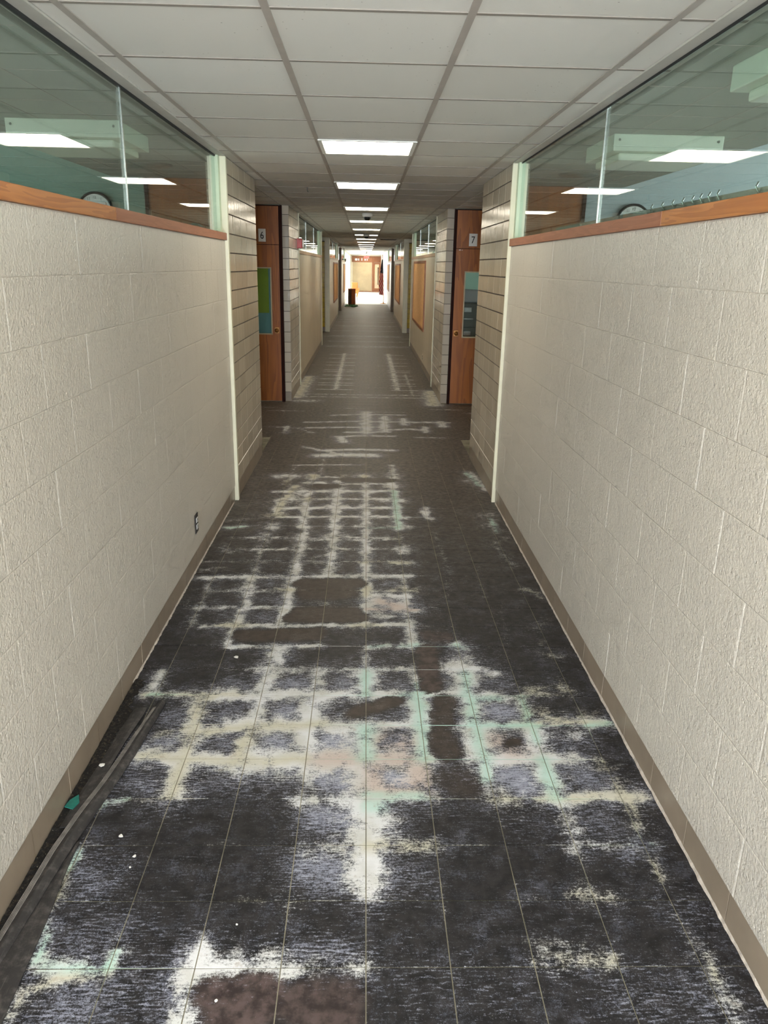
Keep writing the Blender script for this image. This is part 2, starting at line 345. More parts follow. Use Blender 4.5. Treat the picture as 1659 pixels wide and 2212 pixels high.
ST = [
('G',0.85,0.014,[(-0.881,1.722),(-0.864,1.616),(-0.794,1.594),(-0.659,1.593),(-0.664,1.648)]),
('W',0.4,0.028,[(-0.866,1.683),(-0.852,1.601),(-0.663,1.585),(-0.661,1.659)]),
('C',0.65,0.018,[(-0.66,1.576),(-0.781,1.559),(-0.852,1.528),(-0.865,1.461)]),
('W',0.4,0.03,[(-0.673,1.579),(-0.783,1.563),(-0.857,1.512)]),
('W',0.85,0.024,[(-0.439,1.658),(-0.441,1.578),(-0.445,1.501),(-0.44,1.431)]),
('V',0.6,0.05,[(-0.447,1.635),(-0.45,1.536),(-0.444,1.431)]),
('W',0.85,0.02,[(-0.426,1.582),(-0.312,1.578),(-0.202,1.58)]),
('W',0.6,0.022,[(-0.203,1.588),(-0.092,1.593),(0.018,1.595)]),
('W',0.5,0.035,[(-0.418,1.613),(-0.218,1.616)]),
('V',0.5,0.04,[(-0.17,1.641),(-0.018,1.633)]),
('M',1.0,0.06,[(-0.335,1.496),(-0.312,1.43)]),
('M',1.0,0.05,[(-0.368,1.516),(-0.244,1.522)]),
('M',1.0,0.05,[(-0.259,1.457),(-0.23,1.508)]),
('M',0.75,0.06,[(-0.133,1.488),(-0.083,1.429)]),
('M',0.6,0.05,[(-0.039,1.507),(-0.037,1.428)]),
('W',1.0,0.048,[(0.022,2.264),(0.022,2.102)]),
('W',1.0,0.036,[(0.022,2.102),(0.022,1.9)]),
('W',0.75,0.022,[(0.022,1.9),(0.022,1.827)]),
('V',0.65,0.07,[(-0.147,1.957),(-0.081,1.938)]),
('V',0.45,0.05,[(-0.12,1.872),(-0.196,1.938)]),
('W',0.5,0.03,[(-0.173,2.021),(-0.024,2.025)]),
('C',0.6,0.02,[(0.035,2.033),(0.246,2.037)]),
('V',0.45,0.05,[(0.079,1.976),(0.136,1.937)]),
('V',0.4,0.05,[(0.177,1.899),(0.12,1.89)]),
('C',0.3,0.012,[(-0.431,1.815),(-0.294,1.814),(-0.185,1.817)]),
('W',0.4,0.02,[(-0.228,1.828),(-0.185,1.817)]),
('C',0.5,0.022,[(0.649,1.834),(0.702,1.825),(0.772,1.825)]),
('W',0.35,0.035,[(0.701,1.87),(0.709,1.825)]),
('C',0.3,0.012,[(0.478,1.82),(0.645,1.822)]),
('C',0.6,0.018,[(0.493,1.604),(0.575,1.6),(0.692,1.609)]),
('W',0.42,0.035,[(0.505,1.627),(0.657,1.621)]),
('C',0.6,0.014,[(0.947,1.621),(0.952,1.587),(0.961,1.548)]),
('W',0.5,0.022,[(0.964,1.555),(0.958,1.474),(0.951,1.421)]),
('W',0.35,0.03,[(0.956,1.69),(0.951,1.621)]),
('C',0.45,0.02,[(0.936,2.054),(0.942,1.975),(0.941,1.907)]),
('V',0.5,0.04,[(0.878,2.016),(0.938,2.037)]),
('W',0.7,0.02,[(0.705,2.05),(0.706,2.02)]),
('W',0.5,0.018,[(0.748,2.041),(0.906,2.054)]),
('G',0.5,0.02,[(0.929,2.054),(0.957,2.045)]),
('V',0.45,0.08,[(-0.809,1.892),(-0.846,1.92)]),
('V',0.4,0.09,[(-0.705,1.697),(-0.809,1.667)]),
('V',0.5,0.1,[(-0.726,1.473),(-0.697,1.525)]),
('V',0.35,0.09,[(-0.527,1.51),(-0.582,1.578)]),
('V',0.4,0.08,[(0.94,1.474),(0.909,1.514)]),
('V',0.3,0.08,[(0.99,1.772),(0.942,1.789)]),
('V',0.35,0.08,[(0.696,1.502),(0.771,1.475)]),
('V',0.25,0.1,[(0.369,1.504),(0.278,1.546)]),
('V',0.25,0.09,[(0.154,1.533),(0.108,1.589)]),
('G',0.7,0.016,[(-0.902,2.022),(-0.893,1.939)]),
('C',0.6,0.02,[(-0.893,1.939),(-0.896,1.847),(-0.897,1.804)]),
('G',0.7,0.013,[(-0.903,2.219),(-0.889,2.248),(-0.831,2.267)]),
('C',0.4,0.012,[(-0.823,2.27),(-0.67,2.27)]),
('C',0.8,0.03,[(-0.671,2.487),(-0.668,2.364),(-0.67,2.275)]),
('W',0.5,0.05,[(-0.668,2.472),(-0.67,2.338)]),
('C',1.0,0.03,[(-0.846,2.523),(-0.665,2.501),(-0.418,2.488)]),
('W',0.6,0.055,[(-0.812,2.529),(-0.417,2.479)]),
('W',1.0,0.055,[(-0.418,2.488),(-0.209,2.503),(0.022,2.498)]),
('C',0.6,0.03,[(-0.418,2.488),(-0.209,2.503)]),
('P',0.8,0.05,[(-0.139,2.503),(0.022,2.504),(0.233,2.504)]),
('W',0.9,0.035,[(0.022,2.504),(0.215,2.504)]),
('W',0.9,0.05,[(0.022,2.504),(0.022,2.276)]),
('P',0.8,0.05,[(0.055,2.447),(0.054,2.314),(0.205,2.34),(0.212,2.447)]),
('V',0.9,0.035,[(0.123,2.392),(0.156,2.366)]),
('G',0.9,0.02,[(0.029,2.294),(0.119,2.289),(0.226,2.284)]),
('G',0.7,0.03,[(0.036,2.235),(0.085,2.239)]),
('V',0.45,0.06,[(-0.596,2.338),(-0.468,2.364)]),
('V',0.4,0.05,[(-0.411,2.44),(-0.272,2.418)]),
('V',0.75,0.07,[(-0.134,2.413),(-0.056,2.365)]),
('W',0.6,0.03,[(-0.203,2.424),(-0.193,2.288)]),
('V',0.5,0.05,[(-0.744,2.338),(-0.818,2.363)]),
('W',0.7,0.03,[(-0.209,2.276),(-0.094,2.276),(0.022,2.284)]),
('V',0.7,0.06,[(-0.139,2.192),(-0.027,2.157)]),
('V',0.4,0.07,[(-0.149,2.102),(-0.087,2.102)]),
('W',0.8,0.04,[(0.077,2.227),(0.059,2.124)]),
('V',0.5,0.03,[(0.1,2.192),(0.133,2.227)]),
('C',0.6,0.02,[(0.035,2.046),(0.111,2.054),(0.24,2.05)]),
('C',0.6,0.022,[(0.464,2.272),(0.646,2.272)]),
('C',0.85,0.024,[(0.664,2.275),(0.833,2.285),(1.017,2.285)]),
('W',0.5,0.04,[(0.51,2.252),(0.646,2.27)]),
('P',0.7,0.022,[(0.247,2.499),(0.251,2.366),(0.251,2.284)]),
('G',0.9,0.025,[(0.474,2.505),(0.474,2.38)]),
('W',0.7,0.03,[(0.474,2.448),(0.474,2.31)]),
('G',1.0,0.03,[(0.7,2.5),(0.699,2.394),(0.699,2.285)]),
('W',0.6,0.045,[(0.706,2.477),(0.697,2.31)]),
('V',0.8,0.07,[(0.572,2.407),(0.599,2.367)]),
('V',0.55,0.07,[(0.833,2.408),(0.873,2.368)]),
('V',0.45,0.07,[(0.803,2.181),(0.841,2.146)]),
('V',0.3,0.07,[(0.56,2.169),(0.598,2.124)]),
('W',0.6,0.025,[(0.703,2.265),(0.718,2.101)]),
('V',0.4,0.03,[(0.796,2.101),(0.838,2.084)]),
('C',0.5,0.026,[(0.927,2.493),(0.951,2.342),(0.953,2.124)]),
('W',0.4,0.05,[(0.933,2.45),(0.96,2.342)]),
('W',1.0,0.026,[(0.447,2.502),(0.643,2.503),(0.815,2.507)]),
('W',0.9,0.045,[(-0.527,2.723),(-0.338,2.718),(0.022,2.727)]),
('C',0.7,0.03,[(-0.632,2.683),(-0.414,2.717),(-0.151,2.736)]),
('W',0.95,0.02,[(0.022,2.733),(0.264,2.735)]),
('G',0.95,0.022,[(0.441,2.736),(0.575,2.737),(0.728,2.731)]),
('W',0.7,0.04,[(0.441,2.736),(0.728,2.731)]),
('C',0.85,0.022,[(0.732,2.751),(0.911,2.766),(1.068,2.74)]),
('G',0.7,0.018,[(0.942,2.739),(1.071,2.747)]),
('G',0.9,0.034,[(0.022,2.704),(0.022,2.518)]),
('W',0.8,0.05,[(0.022,2.72),(0.022,2.504)]),
('G',1.0,0.03,[(0.249,2.735),(0.249,2.625),(0.247,2.504)]),
('G',0.9,0.026,[(0.469,2.736),(0.473,2.61),(0.476,2.505)]),
('W',0.9,0.045,[(0.468,2.723),(0.472,2.505)]),
('W',0.9,0.032,[(0.702,2.738),(0.702,2.612),(0.701,2.506)]),
('G',0.7,0.02,[(0.703,2.724),(0.702,2.627)]),
('W',0.95,0.035,[(-0.213,2.732),(-0.217,2.607),(-0.22,2.503)]),
('C',0.8,0.032,[(-0.449,2.73),(-0.457,2.606),(-0.464,2.502)]),
('C',0.85,0.034,[(-0.682,2.729),(-0.674,2.605),(-0.672,2.501)]),
('C',0.5,0.02,[(-0.682,2.729),(-0.728,2.699),(-0.827,2.65)]),
('P',0.55,0.07,[(0.094,2.624),(0.167,2.609)]),
('V',0.6,0.045,[(0.131,2.624),(0.157,2.593)]),
('V',0.85,0.06,[(-0.108,2.623),(-0.053,2.592)]),
('W',0.5,0.05,[(-0.147,2.654),(-0.017,2.655)]),
('V',0.7,0.06,[(-0.346,2.622),(-0.305,2.576)]),
('V',0.5,0.06,[(-0.583,2.62),(-0.541,2.59)]),
('V',0.6,0.06,[(-0.787,2.604),(-0.746,2.62)]),
('D',0.75,0.055,[(0.322,2.657),(0.335,2.549)]),
('D',0.75,0.045,[(0.364,2.934),(0.337,2.756)]),
('D',0.5,0.07,[(0.354,2.393),(0.375,2.353)]),
('V',0.55,0.06,[(0.34,2.42),(0.38,2.393)]),
('P',0.7,0.06,[(0.557,2.626),(0.601,2.565)]),
('V',0.5,0.06,[(0.554,2.611),(0.631,2.627)]),
('D',1.0,0.026,[(0.59,2.605),(0.614,2.614)]),
('V',0.45,0.07,[(0.818,2.628),(0.874,2.628)]),
('W',0.5,0.03,[(0.75,2.659),(0.887,2.676)]),
('C',0.7,0.02,[(-0.946,2.953),(-0.808,2.962),(-0.646,2.952)]),
('G',0.5,0.012,[(-0.928,2.961),(-0.825,2.95)]),
('W',0.9,0.034,[(-0.646,2.952),(-0.406,2.965),(-0.163,2.96)]),
('C',0.6,0.02,[(-0.708,2.963),(-0.527,2.964)]),
('W',0.85,0.028,[(-0.163,2.96),(0.04,2.969),(0.183,2.971)]),
('G',0.7,0.02,[(0.183,2.971),(0.297,2.979)]),
('W',0.85,0.03,[(0.306,2.972),(0.45,2.973),(0.62,2.944)]),
('G',0.6,0.02,[(0.447,2.95),(0.608,2.936)]),
('C',0.5,0.018,[(0.706,2.968),(0.822,2.976),(0.965,2.97)]),
('C',0.75,0.034,[(-0.692,2.955),(-0.685,2.835),(-0.679,2.729)]),
('W',0.85,0.03,[(-0.433,2.958),(-0.437,2.837),(-0.444,2.73)]),
('W',0.95,0.04,[(-0.203,2.96),(-0.207,2.838),(-0.211,2.732)]),
('G',1.0,0.03,[(0.25,2.964),(0.249,2.824),(0.251,2.735)]),
('G',0.9,0.03,[(0.474,2.966),(0.474,2.844),(0.473,2.736)]),
('W',0.7,0.045,[(0.478,2.966),(0.469,2.736)]),
('G',0.6,0.02,[(0.707,2.952),(0.704,2.845),(0.702,2.738)]),
('C',0.7,0.025,[(0.703,2.952),(0.702,2.738)]),
('W',0.5,0.03,[(-0.373,2.873),(-0.365,2.802)]),
('V',0.7,0.05,[(-0.313,2.838),(-0.328,2.802)]),
('V',0.5,0.05,[(-0.546,2.836),(-0.579,2.801)]),
('V',0.5,0.05,[(-0.774,2.817),(-0.804,2.782)]),
('D',1.0,0.04,[(-0.019,2.822),(0.04,2.858),(0.141,2.914)]),
('V',0.4,0.04,[(0.156,2.806),(0.198,2.859)]),
('V',0.75,0.055,[(0.563,2.844),(0.61,2.827)]),
('V',0.4,0.03,[(-0.117,2.839),(-0.087,2.822)]),
('C',0.6,0.02,[(0.719,2.828),(0.815,2.776),(1.006,2.76)]),
('C',0.4,0.025,[(0.756,2.864),(0.883,2.811),(1.027,2.83)]),
('W',0.75,0.02,[(-0.923,3.161),(-0.917,3.058),(-0.912,2.961)]),
('W',0.85,0.034,[(-0.417,3.184),(-0.424,3.063),(-0.433,2.958)]),
('W',0.75,0.03,[(-0.193,3.169),(-0.197,3.053),(-0.203,2.96)]),
('G',1.0,0.024,[(0.022,3.172),(0.022,2.969)]),
('W',0.8,0.042,[(0.022,3.172),(0.022,2.969)]),
('W',0.7,0.02,[(0.25,3.191),(0.251,3.07),(0.25,2.964)]),
('G',0.6,0.016,[(0.246,3.05),(0.254,2.952)]),
('W',0.9,0.04,[(0.481,3.265),(0.477,3.093),(0.474,2.966)]),
('G',0.7,0.024,[(0.481,3.155),(0.474,2.966)]),
('W',0.6,0.022,[(-0.475,3.179),(-0.217,3.182),(0.022,3.189)]),
('W',0.7,0.02,[(0.022,3.189),(0.244,3.196)]),
('W',0.75,0.035,[(0.392,3.219),(0.501,3.212),(0.602,3.157)]),
('V',0.5,0.05,[(-0.583,3.062),(-0.539,3.042)]),
('V',0.65,0.05,[(-0.314,3.064),(-0.291,3.044)]),
('V',0.6,0.05,[(-0.085,3.067),(-0.063,3.039)]),
('V',0.5,0.04,[(0.146,3.069),(0.187,3.049)]),
('V',0.5,0.04,[(0.589,3.073),(0.649,3.054)]),
('C',0.5,0.02,[(0.724,3.007),(0.856,3.036),(0.956,2.978)]),
('C',0.4,0.02,[(0.901,3.139),(0.925,3.016)]),
('D',1.0,0.04,[(0.322,3.403),(0.315,3.218),(0.311,3.03)]),
('M',0.6,0.04,[(0.322,3.403),(0.313,3.05)]),
('W',0.85,0.032,[(-0.403,3.393),(-0.408,3.276),(-0.415,3.184)]),
('W',0.4,0.02,[(-0.603,3.182),(-0.475,3.183)]),
('W',0.7,0.014,[(0.022,3.418),(0.022,3.189)]),
('W',0.9,0.018,[(0.251,3.658),(0.254,3.526),(0.256,3.411)]),
('G',0.95,0.022,[(0.274,3.431),(0.307,3.412)]),
('G',0.95,0.022,[(0.472,3.444),(0.502,3.405)]),
('G',0.7,0.012,[(0.043,3.413),(0.158,3.434),(0.273,3.426)]),
('W',0.6,0.02,[(0.043,3.404),(0.274,3.441)]),
('W',0.75,0.013,[(-0.663,3.404),(-0.436,3.407),(-0.209,3.415)]),
('V',0.3,0.05,[(0.154,3.306),(0.175,3.284)]),
('D',1.0,0.05,[(-0.6,3.513),(-0.426,3.521),(-0.239,3.529)]),
('D',1.0,0.03,[(-0.629,3.549),(-0.219,3.586)]),
('W',0.85,0.016,[(-0.82,3.625),(-0.535,3.635),(-0.198,3.646),(0.252,3.669)]),
('W',0.65,0.02,[(-0.659,3.633),(-0.669,3.438)]),
('W',0.4,0.012,[(-0.208,3.597),(-0.199,3.434)]),
('M',0.55,0.05,[(0.352,3.543),(0.42,3.503)]),
('V',0.3,0.05,[(0.401,3.554),(0.417,3.478)]),
('D',1.0,0.09,[(-0.287,4.068),(-0.127,4.071)]),
('D',1.0,0.08,[(-0.306,3.79),(-0.081,3.794)]),
('D',1.0,0.06,[(-0.35,4.201),(-0.035,4.208)]),
('D',1.0,0.05,[(-0.375,3.731),(-0.017,3.737)]),
('W',0.85,0.018,[(-0.964,4.272),(-0.622,4.294),(-0.233,4.311),(0.288,4.33)]),
('W',0.9,0.02,[(0.023,5.224),(0.023,4.331),(0.022,3.644)]),
('W',0.7,0.018,[(0.246,4.285),(0.249,3.95),(0.248,3.647)]),
('P',1.0,0.05,[(0.111,3.948),(0.2,3.888)]),
('W',0.9,0.02,[(0.022,4.022),(0.152,4.037),(0.271,4.014)]),
('P',0.9,0.02,[(0.033,3.855),(0.147,3.839),(0.3,3.842)]),
('W',0.6,0.03,[(0.045,3.767),(0.145,3.769)]),
('W',0.85,0.024,[(-0.413,4.321),(-0.415,3.938),(-0.424,3.637)]),
('W',0.8,0.022,[(-0.661,4.315),(-0.651,3.933),(-0.65,3.633)]),
('W',0.5,0.018,[(-0.902,4.31),(-0.881,3.929),(-0.893,3.629)]),
('W',0.6,0.014,[(-0.884,4.075),(-0.647,4.08),(-0.408,4.085)]),
('W',0.65,0.016,[(-0.903,3.849),(-0.665,3.854),(-0.413,3.864)]),
('W',0.7,0.014,[(0.022,4.094),(0.262,4.106)]),
('C',0.5,0.02,[(-0.284,3.831),(-0.157,3.833)]),
('C',0.5,0.015,[(-0.217,4.004),(-0.155,3.763)]),
('V',0.5,0.05,[(-0.551,3.757),(-0.508,3.712)]),
('V',0.45,0.05,[(-0.552,3.966),(-0.501,3.967)]),
('V',0.45,0.05,[(-0.553,4.183),(-0.526,4.184)]),
('V',0.5,0.05,[(0.157,4.199),(0.185,4.199)]),
('V',0.35,0.05,[(-0.748,3.753),(-0.805,3.93)]),
('W',0.65,0.024,[(-0.41,5.23),(-0.407,4.741),(-0.41,4.321)]),
('W',0.75,0.024,[(-0.191,5.238),(-0.194,4.747),(-0.208,4.326)]),
('W',0.3,0.02,[(0.237,5.252),(0.247,4.76),(0.246,4.336)]),
('W',0.55,0.02,[(-0.677,5.005),(-0.669,4.65),(-0.658,4.315)]),
('W',0.45,0.01,[(-1.003,4.535),(-0.538,4.547),(0.257,4.576)]),
('W',0.6,0.014,[(-0.804,4.756),(-0.257,4.78),(0.273,4.804)]),
('W',0.55,0.014,[(-0.902,4.979),(-0.459,4.992),(0.277,5.024)]),
('W',0.6,0.016,[(-0.455,4.946),(-0.14,4.964),(0.244,4.995)]),
('W',0.4,0.02,[(-0.47,4.455),(-0.251,4.661)]),
('V',0.35,0.05,[(-0.281,4.66),(-0.13,4.623)]),
('V',0.35,0.05,[(0.14,4.671),(0.164,4.432)]),
('V',0.3,0.05,[(-0.545,4.612),(-0.585,4.452)]),
('G',0.7,0.018,[(-0.975,5.181),(-0.906,5.204),(-0.844,5.226)]),
('W',0.4,0.02,[(-0.997,5.347),(-0.837,5.406)]),
('W',0.8,0.014,[(-0.636,5.446),(-0.189,5.473),(0.271,5.489)]),
('W',0.9,0.016,[(-0.678,5.662),(-0.197,5.692),(0.272,5.71)]),
('W',0.7,0.014,[(-0.685,5.896),(-0.205,5.928),(0.274,5.947)]),
('W',0.85,0.016,[(-0.729,6.119),(-0.213,6.154),(0.276,6.175)]),
('W',0.6,0.014,[(-0.379,6.361),(0.28,6.405)]),
('W',0.5,0.07,[(-0.622,5.823),(-0.559,6.153)]),
('C',0.6,0.03,[(-0.645,5.524),(-0.64,5.885),(-0.572,6.294)]),
('W',0.7,0.02,[(-0.673,5.884),(-0.659,5.524)]),
('W',0.7,0.022,[(-0.45,6.131),(-0.445,5.647),(-0.44,5.229)]),
('W',0.75,0.022,[(-0.219,6.457),(-0.206,5.656),(-0.207,5.237)]),
('W',0.7,0.02,[(0.023,6.468),(0.023,5.245)]),
('G',0.8,0.02,[(0.257,6.188),(0.257,5.674),(0.259,5.211)]),
('W',0.8,0.02,[(0.256,6.404),(0.257,5.674),(0.258,5.336)]),
('G',0.6,0.015,[(0.053,5.225),(0.253,5.221)]),
('D',1.0,0.05,[(-0.376,6.303),(-0.25,6.308)]),
('D',0.8,0.05,[(-0.144,6.521),(0.223,6.508)]),
('W',0.7,0.02,[(0.49,5.706),(0.468,5.508),(0.506,5.453)]),
('W',0.6,0.015,[(0.251,6.762),(0.276,6.635)]),
('G',0.5,0.02,[(0.937,6.829),(0.97,6.589),(1.0,6.363)]),
('W',0.5,0.02,[(0.98,6.831),(1.039,6.222)]),
('G',0.5,0.02,[(0.962,5.469),(0.962,5.153)]),
('W',0.4,0.02,[(0.899,4.866),(0.964,4.529)]),
('W',0.4,0.022,[(0.944,4.126),(1.033,4.095)]),
('C',0.5,0.018,[(0.951,4.161),(1.032,4.029)]),
('W',0.3,0.02,[(0.44,4.29),(0.518,4.365)]),
('W',0.35,0.014,[(0.483,4.018),(0.532,4.365),(0.513,5.139)]),
('W',0.3,0.012,[(0.726,4.523),(0.697,4.022)]),
('W',0.25,0.012,[(0.78,3.96),(0.733,3.408)]),
('C',0.35,0.02,[(0.912,3.485),(0.909,3.316)]),
('W',0.6,0.012,[(-0.424,6.57),(-0.311,6.607),(-0.216,6.595)]),
('W',0.5,0.012,[(-0.668,7.004),(-0.374,7.037),(-0.012,7.056)]),
('W',0.8,0.03,[(-0.439,7.404),(-0.212,7.456),(0.088,7.433)]),
('W',0.85,0.014,[(-0.452,7.623),(-0.029,7.689),(0.303,7.667)]),
('W',0.6,0.014,[(-0.628,7.779),(-0.307,7.53)]),
('W',0.65,0.014,[(-0.323,8.296),(0.019,8.367),(0.327,8.363)]),
('W',0.8,0.014,[(-0.191,8.526),(0.271,8.583)]),
('W',0.8,0.012,[(-0.666,8.753),(-0.251,8.809),(0.279,8.846)]),
('W',0.75,0.014,[(0.274,8.686),(0.502,8.755),(0.714,8.717)]),
('W',0.75,0.012,[(-0.701,9.08),(-0.038,9.187),(0.891,9.198)]),
('W',0.7,0.012,[(0.606,9.148),(1.116,9.186)]),
('W',0.75,0.012,[(-0.412,9.55),(0.018,9.647),(0.499,9.622)]),
('W',0.85,0.026,[(0.024,9.809),(0.024,8.516)]),
('W',0.7,0.026,[(0.256,9.509),(0.231,8.657)]),
('W',0.7,0.022,[(0.482,9.374),(0.487,8.998)]),
('W',0.8,0.022,[(0.931,9.201),(0.938,8.92)]),
('W',0.7,0.016,[(0.717,8.904),(0.704,8.587)]),
('W',0.6,0.014,[(-0.899,8.844),(-0.869,8.431)]),
('W',0.5,0.012,[(-1.106,8.775),(-0.783,8.744),(-0.551,8.452)]),
('W',0.7,0.024,[(-0.26,8.252),(-0.218,8.024)]),
('W',0.5,0.012,[(0.581,8.307),(0.888,8.303)]),
('W',0.4,0.014,[(-0.647,6.918),(-0.65,6.29)]),
('W',0.35,0.014,[(-0.387,7.292),(-0.393,6.603)]),
('W',0.5,0.02,[(0.26,7.052),(0.286,6.557)]),
('W',0.55,0.014,[(-0.71042,11.6476),(-0.2075,11.6476)]),
('W',0.5,0.014,[(0.43258,11.6476),(0.7983399999999999,11.6476)]),
('W',0.55,0.014,[(-0.71042,12.1048),(-0.2075,12.1048)]),
('W',0.5,0.014,[(0.43258,12.1048),(0.7983399999999999,12.1048)]),
('W',0.55,0.014,[(-0.71042,12.3334),(-0.2075,12.3334)]),
('W',0.5,0.014,[(0.43258,12.3334),(0.7983399999999999,12.3334)]),
('W',0.55,0.014,[(-0.71042,12.7906),(-0.2075,12.7906)]),
('W',0.5,0.014,[(0.43258,12.7906),(0.7983399999999999,12.7906)]),
('W',0.55,0.014,[(-0.71042,13.2478),(-0.2075,13.2478)]),
('W',0.5,0.014,[(0.43258,13.2478),(0.7983399999999999,13.2478)]),
('W',0.55,0.014,[(-0.71042,13.705),(-0.2075,13.705)]),
('W',0.5,0.014,[(0.43258,13.705),(0.7983399999999999,13.705)]),
('W',0.55,0.014,[(-0.71042,13.9336),(-0.2075,13.9336)]),
('W',0.5,0.014,[(0.43258,13.9336),(0.7983399999999999,13.9336)]),
('W',0.55,0.014,[(-0.71042,14.6194),(-0.2075,14.6194)]),
('W',0.5,0.014,[(0.43258,14.6194),(0.7983399999999999,14.6194)]),
('W',0.55,0.014,[(-0.71042,15.0766),(-0.2075,15.0766)]),
('W',0.5,0.014,[(0.43258,15.0766),(0.7983399999999999,15.0766)]),
('W',0.55,0.014,[(-0.71042,15.7624),(-0.2075,15.7624)]),
('W',0.5,0.014,[(0.43258,15.7624),(0.7983399999999999,15.7624)]),
('W',0.55,0.014,[(-0.71042,16.4482),(-0.2075,16.4482)]),
('W',0.5,0.014,[(0.43258,16.4482),(0.7983399999999999,16.4482)]),
('W',0.6,0.02,[(-0.4361,11.6476),(-0.4361,16.6768)]),
('W',0.6,0.02,[(0.50116,11.6476),(0.50116,16.6768)]),
('W',0.4,0.015,[(0.7069,11.1904),(0.7069,13.4764)]),
('W',0.4,0.03,[(-0.8933,10.9618),(0.9355,10.9618)]),
('W',0.4,0.03,[(-0.8933,11.1904),(0.9355,11.1904)]),
('W',0.4,0.03,[(-0.8933,18.0484),(0.9355,18.0484)]),
('W',0.4,0.03,[(-0.8933,18.277),(0.9355,18.277)]),
('W',0.4,0.03,[(-0.8933,19.42),(0.9355,19.42)]),
('W',0.4,0.03,[(-0.8933,20.791600000000003),(0.9355,20.791600000000003)]),
('W',0.4,0.03,[(-0.8933,21.020200000000003),(0.9355,21.020200000000003)]),
('W',0.4,0.03,[(-0.8933,22.620399999999997),(0.9355,22.620399999999997)]),
('W',0.4,0.03,[(-0.8933,24.449199999999998),(0.9355,24.449199999999998)]),
('W',0.4,0.03,[(-0.8933,24.677799999999998),(0.9355,24.677799999999998)]),
('W',0.4,0.03,[(-0.8933,26.278),(0.9355,26.278)]),
('C',0.6,0.05,[(-0.96,10.9),(-0.93,13.0)]),
('C',0.6,0.06,[(0.95,10.4),(1.0,11.6)]),
('W',0.5,0.05,[(-0.9,10.6),(-0.7,10.6)]),
('C',0.49,0.039,[(-0.741,3.642),(-0.621,3.642)]),
('C',0.43,0.039,[(-0.037,3.638),(0.083,3.638)]),
('W',0.66,0.026,[(-0.215,3.83),(-0.215,3.93)]),
('W',0.38,0.039,[(-0.032,3.875),(0.088,3.875)]),
('W',0.65,0.033,[(-0.673,4.07),(-0.673,4.17)]),
('C',0.63,0.026,[(-0.492,4.101),(-0.372,4.101)]),
('W',0.47,0.04,[(-0.202,4.045),(-0.202,4.145)]),
('C',0.47,0.036,[(0.018,4.042),(0.018,4.142)]),
('C',0.43,0.036,[(0.192,4.12),(0.312,4.12)]),
('W',0.36,0.035,[(-0.735,4.326),(-0.615,4.326)]),
('W',0.62,0.031,[(-0.021,4.313),(0.099,4.313)]),
('W',0.4,0.031,[(-0.712,4.553),(-0.592,4.553)]),
('W',0.48,0.029,[(-0.287,4.543),(-0.167,4.543)]),
('C',0.37,0.028,[(-0.02,4.558),(0.1,4.558)]),
('C',0.7,0.027,[(0.176,4.543),(0.296,4.543)]),
('W',0.43,0.031,[(-0.654,4.736),(-0.654,4.836)]),
('W',0.52,0.025,[(-0.439,4.73),(-0.439,4.83)]),
('W',0.4,0.026,[(-0.278,4.778),(-0.158,4.778)]),
('W',0.63,0.036,[(0.269,4.736),(0.269,4.836)]),
('W',0.67,0.03,[(-0.681,4.957),(-0.681,5.057)]),
('W',0.58,0.035,[(-0.424,4.974),(-0.424,5.074)]),
('W',0.69,0.035,[(-0.251,5.036),(-0.131,5.036)]),
('W',0.37,0.028,[(0.037,4.953),(0.037,5.053)]),
('C',0.35,0.039,[(0.252,4.978),(0.252,5.078)]),
('W',0.66,0.033,[(-0.65,5.181),(-0.65,5.281)]),
('W',0.52,0.033,[(-0.201,5.19),(-0.201,5.29)]),
('W',0.56,0.027,[(-0.058,5.251),(0.062,5.251)]),
('W',0.64,0.026,[(0.2,5.248),(0.32,5.248)]),
('C',0.52,0.039,[(-0.729,5.487),(-0.609,5.487)]),
('W',0.5,0.038,[(-0.452,5.43),(-0.452,5.53)]),
('W',0.5,0.037,[(-0.024,5.463),(0.096,5.463)]),
('W',0.47,0.033,[(0.205,5.462),(0.325,5.462)]),
('W',0.6,0.032,[(-0.456,5.646),(-0.456,5.746)]),
('W',0.7,0.034,[(-0.278,5.718),(-0.158,5.718)]),
('W',0.67,0.03,[(0.025,5.647),(0.025,5.747)]),
('C',0.58,0.027,[(-0.438,5.868),(-0.438,5.968)]),
('W',0.48,0.034,[(-0.282,5.945),(-0.162,5.945)]),
('W',0.41,0.035,[(-0.034,5.916),(0.086,5.916)]),
('W',0.64,0.037,[(0.182,5.914),(0.302,5.914)]),
('W',0.62,0.04,[(-0.204,6.111),(-0.204,6.211)]),
('W',0.64,0.03,[(0.027,6.118),(0.027,6.218)]),
('C',0.43,0.03,[(-0.661,6.356),(-0.661,6.456)]),
('W',0.64,0.029,[(-0.476,6.406),(-0.356,6.406)]),
('W',0.57,0.03,[(-0.227,6.327),(-0.227,6.427)]),
('W',0.67,0.034,[(0.236,6.323),(0.236,6.423)]),
('W',0.66,0.037,[(-0.741,6.609),(-0.621,6.609)]),
('C',0.63,0.035,[(-0.447,6.56),(-0.447,6.66)]),
('C',0.38,0.025,[(-0.189,6.559),(-0.189,6.659)]),
('C',0.66,0.036,[(0.006,6.551),(0.006,6.651)]),
('W',0.55,0.035,[(0.256,6.587),(0.256,6.687)]),
('W',0.41,0.03,[(0.969,3.332),(0.902,3.352)]),
('W',0.3,0.03,[(0.985,3.719),(0.902,3.612)]),
('W',0.31,0.03,[(-0.998,3.951),(-0.874,3.779)]),
('W',0.24,0.03,[(-0.932,4.168),(-0.874,4.05)]),
('W',0.38,0.03,[(-0.985,4.397),(-0.874,4.432)]),
('W',0.41,0.03,[(-0.933,4.807),(-0.874,4.711)]),
